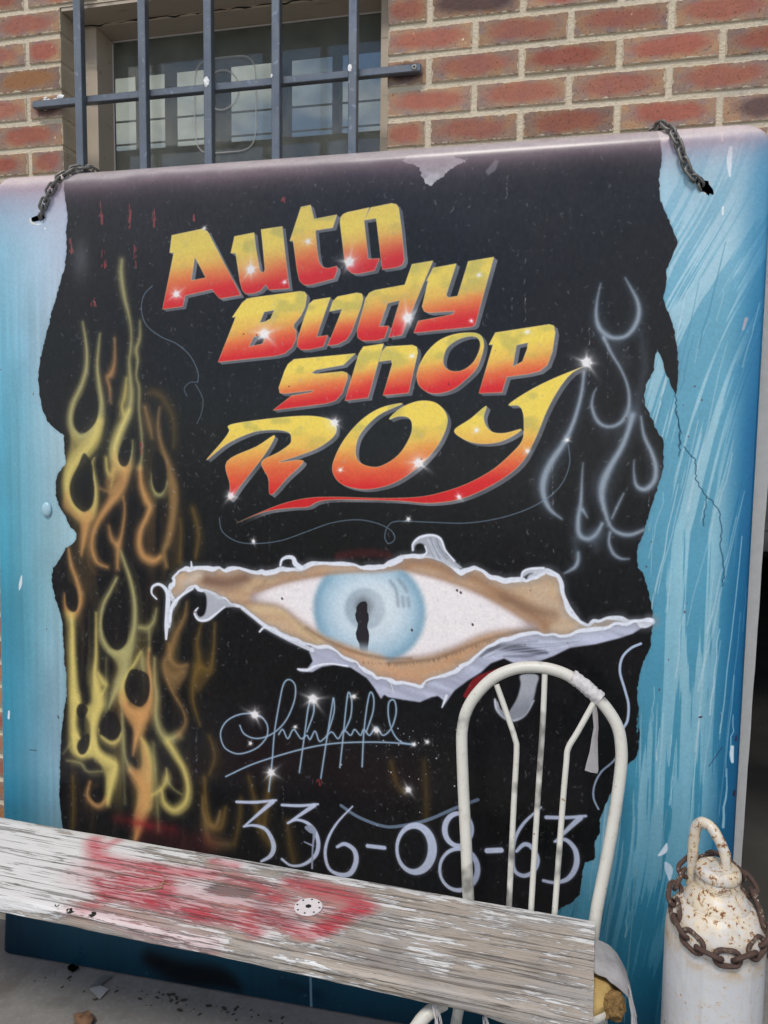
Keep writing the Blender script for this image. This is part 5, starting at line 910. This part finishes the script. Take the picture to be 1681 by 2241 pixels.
lay_chain(chl, LK, [(-.985, lean_y(2) + .012, 1.996), (-.989, lean_y(2) - .006, 2.018), (-.965, lean_y(2) - .008, 2.062), (-.940, lean_y(2) - .004, 2.097), (-.905, lean_y(2) + .018, 2.129), (-.880, -.045, 2.139), (-.868, -.018, 2.132), (-.87, -.012, 2.10)], .0215, roll0=.5)
chr_ = thing('hanging_chain', (.56, -.09, 2.0), 'grey steel chain at the top right corner of the sign', 'chain', 'chains hanging the sign')
lay_chain(chr_, LK, [(.617, lean_y(2) + .012, 1.980), (.600, lean_y(2) - .006, 1.999), (.583, lean_y(2) - .008, 2.013), (.572, lean_y(2) - .008, 2.036), (.558, lean_y(2) - .007, 2.076), (.546, lean_y(2) - .002, 2.103), (.530, lean_y(2) + .022, 2.132), (.515, -.042, 2.137), (.50, -.02, 2.128), (.495, -.014, 2.10)], .0215, roll0=.6)
# ---------------------------------------------------------------- chair
ch = thing('chair', (.30, -.42, 0), 'cream metal chair with arched slatted back and torn seat under the plank', 'chair')
hoop = [(.168, -.296, .45), (.158, -.275, .562), (.147, -.253, .676), (.139, -.234, .774), (.139, -.227, .809), (.146, -.22, .845), (.166, -.213, .882), (.201, -.206, .92), (.245, -.201, .943), (.287, -.2, .951), (.327, -.2, .949), (.367, -.202, .937), (.411, -.208, .91), (.446, -.214, .876), (.47, -.221, .838), (.478, -.23, .794), (.477, -.239, .749), (.468, -.254, .668), (.453, -.273, .57), (.436, -.292, .472)]
ob('back_hoop', tube(bmesh.new(), spl([(.18, -.305, .395)] + hoop + [(.428, -.30, .395)], 4), .0128, 16), MCR, ch)
for p in ([(.210, -.208, .908), (.234, -.219, .85), (.255, -.23, .796), (.259, -.235, .768), (.257, -.256, .659), (.254, -.305, .405)], [(.314, -.203, .938), (.313, -.222, .836), (.309, -.244, .721), (.303, -.282, .523), (.300, -.303, .405)], [(.42, -.212, .888), (.387, -.225, .823), (.368, -.231, .787), (.365, -.237, .755), (.36, -.254, .67), (.348, -.304, .405)]):
    ob('spindle', tube(bmesh.new(), spl(p, 4), .0064, 12), MCR, ch)
ob('seat_rim', tube(bmesh.new(), [(.305 + .165 * math.cos(a), -.412 + .125 * math.sin(a), .384) for a in np.linspace(0, math.tau, 41)[:-1]], .011, 10, closed=True), MCR, ch)
for p in ([(.150, -.535, .392), (.128, -.556, .388), (.105, -.572, .366), (.080, -.590, .31), (.05, -.615, .1), (.042, -.622, .0)], [(.430, -.56, .40), (.440, -.575, .36), (.455, -.61, .1), (.46, -.615, 0)], [(.18, -.305, .40), (.160, -.268, .25), (.140, -.248, .12), (.125, -.235, 0)], [(.428, -.30, .40), (.45, -.268, .25), (.468, -.25, .12), (.48, -.24, 0)]): ob('leg', tube(bmesh.new(), spl(p, 4), .0125, 12), MCR, ch)
bm = bmesh.new(); prof = [(.0, .368), (.10, .366), (.160, .372), (.176, .386), (.176, .404), (.160, .421), (.10, .427), (.0, .428)]
lathe(bm, [(max(r, .001), z) for r, z in prof], 48, (0, 0))
for v in bm.verts: v.co.x = .307 + v.co.x * .96; v.co.y = -.412 + v.co.y * .76
fuzz(bm, .006, 22); seat = ob('cushion', bm, MFOAM, ch)
bm = bmesh.new(); bmesh.ops.create_icosphere(bm, subdivisions=4, radius=.024, matrix=Matrix.Translation((.458, -.475, .398)) @ Matrix.Diagonal((.9, 1.05, 1.0, 1))); fuzz(bm, .008, 70); fuzz(bm, .004, 190); ob('torn_foam', bm, MCRUM, seat)
def cloth(rows, name, parent, amp=.004):
    bm = bmesh.new(); V = [[bm.verts.new(p) for p in spl(r, 5)] for r in rows]
    for a, b in zip(V[:-1], V[1:]):
        for i in range(len(a) - 1): bm.faces.new((a[i], a[i + 1], b[i + 1], b[i]))
    bmesh.ops.subdivide_edges(bm, edges=bm.edges[:], cuts=1, use_grid_fill=True); fuzz(bm, amp, 45); fuzz(bm, amp * .5, 120); bmesh.ops.solidify(bm, geom=bm.faces[:], thickness=.0022); return ob(name, bm, MCLOTH, parent)
cloth([[(.425, -.335, .432), (.462, -.345, .424), (.484, -.36, .402), (.490, -.37, .37)], [(.425, -.375, .440), (.466, -.385, .432), (.490, -.40, .405), (.494, -.405, .372)], [(.425, -.42, .444), (.470, -.43, .436), (.492, -.44, .405), (.494, -.445, .37)], [(.425, -.455, .440), (.462, -.468, .434), (.489, -.475, .408), (.492, -.48, .37)]], 'vinyl_cover', seat, .003)
cloth([[(.480, -.44, .424), (.488, -.462, .424), (.487, -.485, .418)], [(.494, -.462, .398), (.498, -.50, .396), (.490, -.53, .392)], [(.498, -.49, .366), (.505, -.53, .360), (.490, -.56, .354)], [(.500, -.51, .325), (.508, -.55, .318), (.490, -.58, .312)], [(.497, -.52, .26), (.507, -.56, .255), (.487, -.59, .25)]], 'vinyl_rag', seat, .006)
wrap = [(.371, -.202, .9375), (.392, -.205, .925), (.411, -.208, .91), (.431, -.211, .894)]
ob('tape_wrap', fuzz(tube(bmesh.new(), spl(wrap, 8), .0150, 22), .0032, 160), MTAPE, ch)
bm = bmesh.new(); R_ = [((.414, -.2145, .884), (.424, -.2135, .885)), ((.417, -.219, .862), (.428, -.216, .862)), ((.420, -.224, .835), (.430, -.220, .835)), ((.4165, -.226, .812), (.429, -.224, .81)), ((.413, -.232, .785), (.430, -.2295, .785)), ((.406, -.238, .757), (.432, -.237, .748)), ((.404, -.2395, .745), (.430, -.239, .741))]
V = [[bm.verts.new(a), bm.verts.new(((Vector(a) + Vector(b)) / 2) + Vector((0, -.003, 0))), bm.verts.new(b)] for a, b in R_]
for a, b in zip(V[:-1], V[1:]):
    for i in range(2): bm.faces.new((a[i], a[i + 1], b[i + 1], b[i]))
bmesh.ops.solidify(bm, geom=bm.faces[:], thickness=.0012); ob('tape_end', bm, MTAPE, ch)
# ---------------------------------------------------------------- plank seat
pk = bpy.data.objects.new('wooden_plank', None); COL.objects.link(pk); pk.location = (.431, -.316, .46); pk.rotation_euler = (0, 0, math.atan2(-.0577, .9983)); put(pk, 'long weathered plank with flaking white paint and red overspray resting on the chair', 'plank')
def on_plank(o):
    o.parent = pk; o.matrix_parent_inverse = Matrix.Identity(4); return o
NX, X_L = 260, -1.76
prof = [(0.002, -.031), (-.0005, -.018), (.0, -.004), (-.004, .0)] + [(-.004 - .282 * k / 14, 0) for k in range(1, 15)] + [(-.2895, -.0018), (-.2915, -.006), (-.2912, -.011), (-.2925, -.016), (-.2915, -.022), (-.2920, -.028), (-.289, -.032)]
bm = bmesh.new(); rows = []
for i in range(NX + 1):
    x = X_L + (0 - X_L) * i / NX; row = []
    for j, (y, z) in enumerate(prof):
        e = noise.noise(Vector((x * 3.1, 1.7, y * 4))) * .003; fr = 1. if y < -.286 else 0.
        g = noise.noise(Vector((x * 9, j * 3.7, .3))) * .0022 * fr + noise.noise(Vector((x * 30, j * 5.1, 4))) * .0012 * fr
        bk = noise.noise(Vector((x * 7, 8.8, .1))) * .0022 if y > -.01 else 0
        sg = noise.noise(Vector((x * 2.2, 3.3, .7))) * .004 if z < -.02 else 0
        row.append(bm.verts.new((x + (noise.noise(Vector((y * 40, z * 60, 2.))) * .0015 if i == NX else 0), y + e * .3 + g + bk, z + noise.noise(Vector((x * 4, y * 14, 0))) * .0012 + sg)))
    rows.append(row)
for a, b in zip(rows[:-1], rows[1:]):
    for j in range(len(prof)): bm.faces.new((a[j], a[(j + 1) % len(prof)], b[(j + 1) % len(prof)], b[j]))
bm.faces.new(rows[0]); bm.faces.new(rows[-1][::-1])
uv = bm.loops.layers.uv.new('UVMap')
for f in bm.faces:
    for l in f.loops: c = l.vert.co; l[uv].uv = ((1780 + c.x * 1000) / 1800, 1 - (20 - c.y * 1000 + (-c.z * 1000 if c.y < -.286 else 0)) / 340)
on_plank(ob('board', bm, MW, None, angle=50))
on_plank(ob('end_leg', B(X_L + .03, X_L + .07, -.27, -.02, -.46, -.033, bev=.003), MW, None))
for x, y, s in ((-1.091, -.278, .007), (-1.050, -.286, .008), (-1.001, -.283, .008)):
    bm = bmesh.new(); bmesh.ops.create_icosphere(bm, subdivisions=3, radius=s, matrix=Matrix.Translation((x, y, -.001)) @ Matrix.Diagonal((1.2, .8, .35, 1))); fuzz(bm, .004, 130); on_plank(ob('knot_hole', bm, MDK, None))
bm = bmesh.new(); bmesh.ops.create_cone(bm, cap_ends=True, segments=40, radius1=.030, radius2=.0295, depth=.0022, matrix=Matrix.Translation(pk.location) @ Matrix.Rotation(pk.rotation_euler.z, 4, 'Z') @ Matrix.Translation((-.581, -.133, .0024))); 
dk = thing('white_disc', (Matrix.Translation(pk.location) @ Matrix.Rotation(pk.rotation_euler.z, 4, 'Z') @ Vector((-.581, -.133, .001))), 'small round white disc with dark holes lying on the plank', 'disc')
ob('disc', bm, m_plain('pinkish_white', (.74, .68, .67), .6, var=.15, sc=90), dk)
for k in range(9):
    a = k * math.tau / 8; rr_ = .0245 if k else 0; p = dk.location + Vector((rr_ * math.cos(a) if k else 0, rr_ * math.sin(a) if k else 0, .0030)); bm = bmesh.new(); bmesh.ops.create_cone(bm, cap_ends=True, segments=14, radius1=.0062 if not k else .0022, radius2=.006 if not k else .002, depth=.0006, matrix=Matrix.Translation(p)); ob('hole', bm, MDK, dk, smooth=False)
P2W = lambda x, y, z: tuple(Matrix.Translation(pk.location) @ Matrix.Rotation(pk.rotation_euler.z, 4, 'Z') @ Vector((x, y, z)))
bm = bmesh.new(); tube(bm, [P2W(-.962, -.190, .003), P2W(-.935, -.175, .003), P2W(-.911, -.163, .004)], .0012, 6); tube(bm, [P2W(-.913, -.165, .004), P2W(-.924, -.134, .006)], .0009, 6); tube(bm, [P2W(-.921, -.146, .005), P2W(-.902, -.150, .004)], .0008, 6); tube(bm, [P2W(-.918, -.15, .005), P2W(-.928, -.158, .004)], .0008, 6)
put(ob('straw_twig', bm, MTWIG), 'thin bent straw twig lying on the red overspray of the plank', 'twig')
for k, (x0, z0) in enumerate(((.135, .425), (.228, .42))):      # loose threads under the front edge
    bm = bmesh.new()
    for q in range(9):
        a = Vector((x0 + random.uniform(-.004, .004), -.572 + random.uniform(-.004, .004), z0 - .01)); pts = [a, a + Vector((.006 + random.uniform(-.004, .006), -.004, -.03)), a + Vector((.016 + random.uniform(-.01, .014), -.006, -.06 - random.random() * .02)), a + Vector((.03 + random.uniform(-.014, .02), -.006, -.09 - random.random() * .02))]; tube(bm, spl(pts, 4), .0009, 5)
    ob('loose_threads', bm, MTAPE, seat)
# ---------------------------------------------------------------- gas cylinder
cy = thing('gas_cylinder', (.64, -.42, 0), 'rust-speckled white gas cylinder with a rod handle on its cap', 'gas cylinder')
bm = bmesh.new(); prof = [(.070, 0), (.083, .006), (.0875, .02), (.0875, .20), (.0875, .36), (.0875, .50), (.0873, .524), (.0866, .540), (.0845, .556), (.080, .571), (.073, .584), (.064, .594), (.0575, .598)]
lathe(bm, prof, 64, (.64, -.42)); 
for v in bm.verts: v.co.x += .0014 * noise.noise(v.co * 9); v.co.y += .0014 * noise.noise(v.co * 9 + Vector((5, 0, 0)))
ob('body', bm, MC, cy)
bm = bmesh.new(); lathe(bm, [(.0580, .594), (.0586, .597), (.0570, .601), (.051, .611), (.044, .619), (.0385, .624), (.0375, .626)], 48, (.64, -.42)); ob('collar', bm, MC, cy)
bm = bmesh.new(); pr_ = [(.0372, .624)]
for k in range(6): z = .626 + k * .003; pr_ += [(.0382, z), (.0368, z + .0015)]
pr_ += [(.0395, .645), (.0402, .649), (.0395, .657), (.035, .663), (.030, .665), (.0295, .6635), (.012, .6645)]
lathe(bm, pr_, 48, (.64, -.42)); fuzz(bm, .0008, 60); ob('cap', bm, MC, cy)
ob('handle', fuzz(tube(bmesh.new(), spl([(.652, -.425, .662), (.651, -.424, .682), (.645, -.419, .702), (.635, -.410, .720), (.624, -.400, .7305), (.613, -.390, .730), (.606, -.384, .718), (.603, -.382, .695), (.602, -.380, .655), (.602, -.379, .60)], 5), .0098, 14), .0012, 60), MC, cy)
RK = link_mesh('link', .0435, .0255, .0046, MR)
rc = thing('rusty_chain', (.64, -.42, .56), 'rusty brown chain looped round the shoulder of the white cylinder', 'chain')
loop = []
for k in range(48):
    a = k * math.tau / 48; fr = -math.sin(a)     # fr = 1 in front
    z = .590 - .046 * fr + .010 * max(0, -fr); r = .0745 + .0165 * max(0, fr) - .012 * max(0, -fr) ; loop.append((.64 + r * math.cos(a), -.42 + r * math.sin(a), z))
lay_chain(rc, RK, loop, .0312, closed=True, roll0=.15, rollamp=1.25, normal=lambda c: Vector((c.x - .64, c.y + .42, .045)), jit=.2)
# ---------------------------------------------------------------- litter on the ground
bm = bmesh.new(); q = [(-.822, -.147), (-.796, -.143), (-.804, -.188), (-.775, -.195), (-.779, -.23), (-.827, -.204)]
f = bm.faces.new([bm.verts.new((x, y, .0065)) for x, y in q]); bmesh.ops.solidify(bm, geom=[f], thickness=.002)
for v in bm.verts: v.co.z += .002 * math.sin(v.co.y * 60)
put(ob('metal_scrap', bm, MTIN, smooth=False), 'bent L-shaped strip of grey sheet metal on the ground by the sign', 'scrap')
bm = bmesh.new(); bmesh.ops.create_icosphere(bm, subdivisions=3, radius=.024, matrix=Matrix.Translation((-.776, -.304, .010)) @ Matrix.Diagonal((1.1, .9, .5, 1))); fuzz(bm, .010, 40); fuzz(bm, .004, 120)
put(ob('brown_stone', bm, MPEB), 'brown lump of stone on the concrete at the lower left', 'stone')
bm = bmesh.new()
for k in range(170):
    u_ = random.random(); x = -1.0 + 1.1 * u_; y = -.165 - abs(random.gauss(0, .025)) - (.02 if random.random() < .3 else 0); s = .0008 + random.random() ** 4 * .0055
    bmesh.ops.create_icosphere(bm, subdivisions=1, radius=s, matrix=Matrix.Translation((x, y, s * .25)) @ Matrix.Rotation(random.random() * 3, 4, 'Z') @ Matrix.Diagonal((1.8, .9, .35, 1)))
put(ob('dirt_crumbs', bm, m_plain('dirt', (.045, .038, .03), .95, var=.5)), 'dark crumbs of dirt scattered along the foot of the sign', 'dirt', kind='stuff')
bm = bmesh.new(); q = [(-.93, -.128), (-.90, -.137), (-.905, -.158), (-.925, -.152), (-.935, -.14)]; f = bm.faces.new([bm.verts.new((x, y, .006)) for x, y in q]); bmesh.ops.solidify(bm, geom=[f], thickness=.0015); put(ob('paint_flake', bm, m_plain('dark_teal_flake', (.05, .08, .09), .6), smooth=False), 'dark teal paint flake lying against the foot of the sign', 'flake')
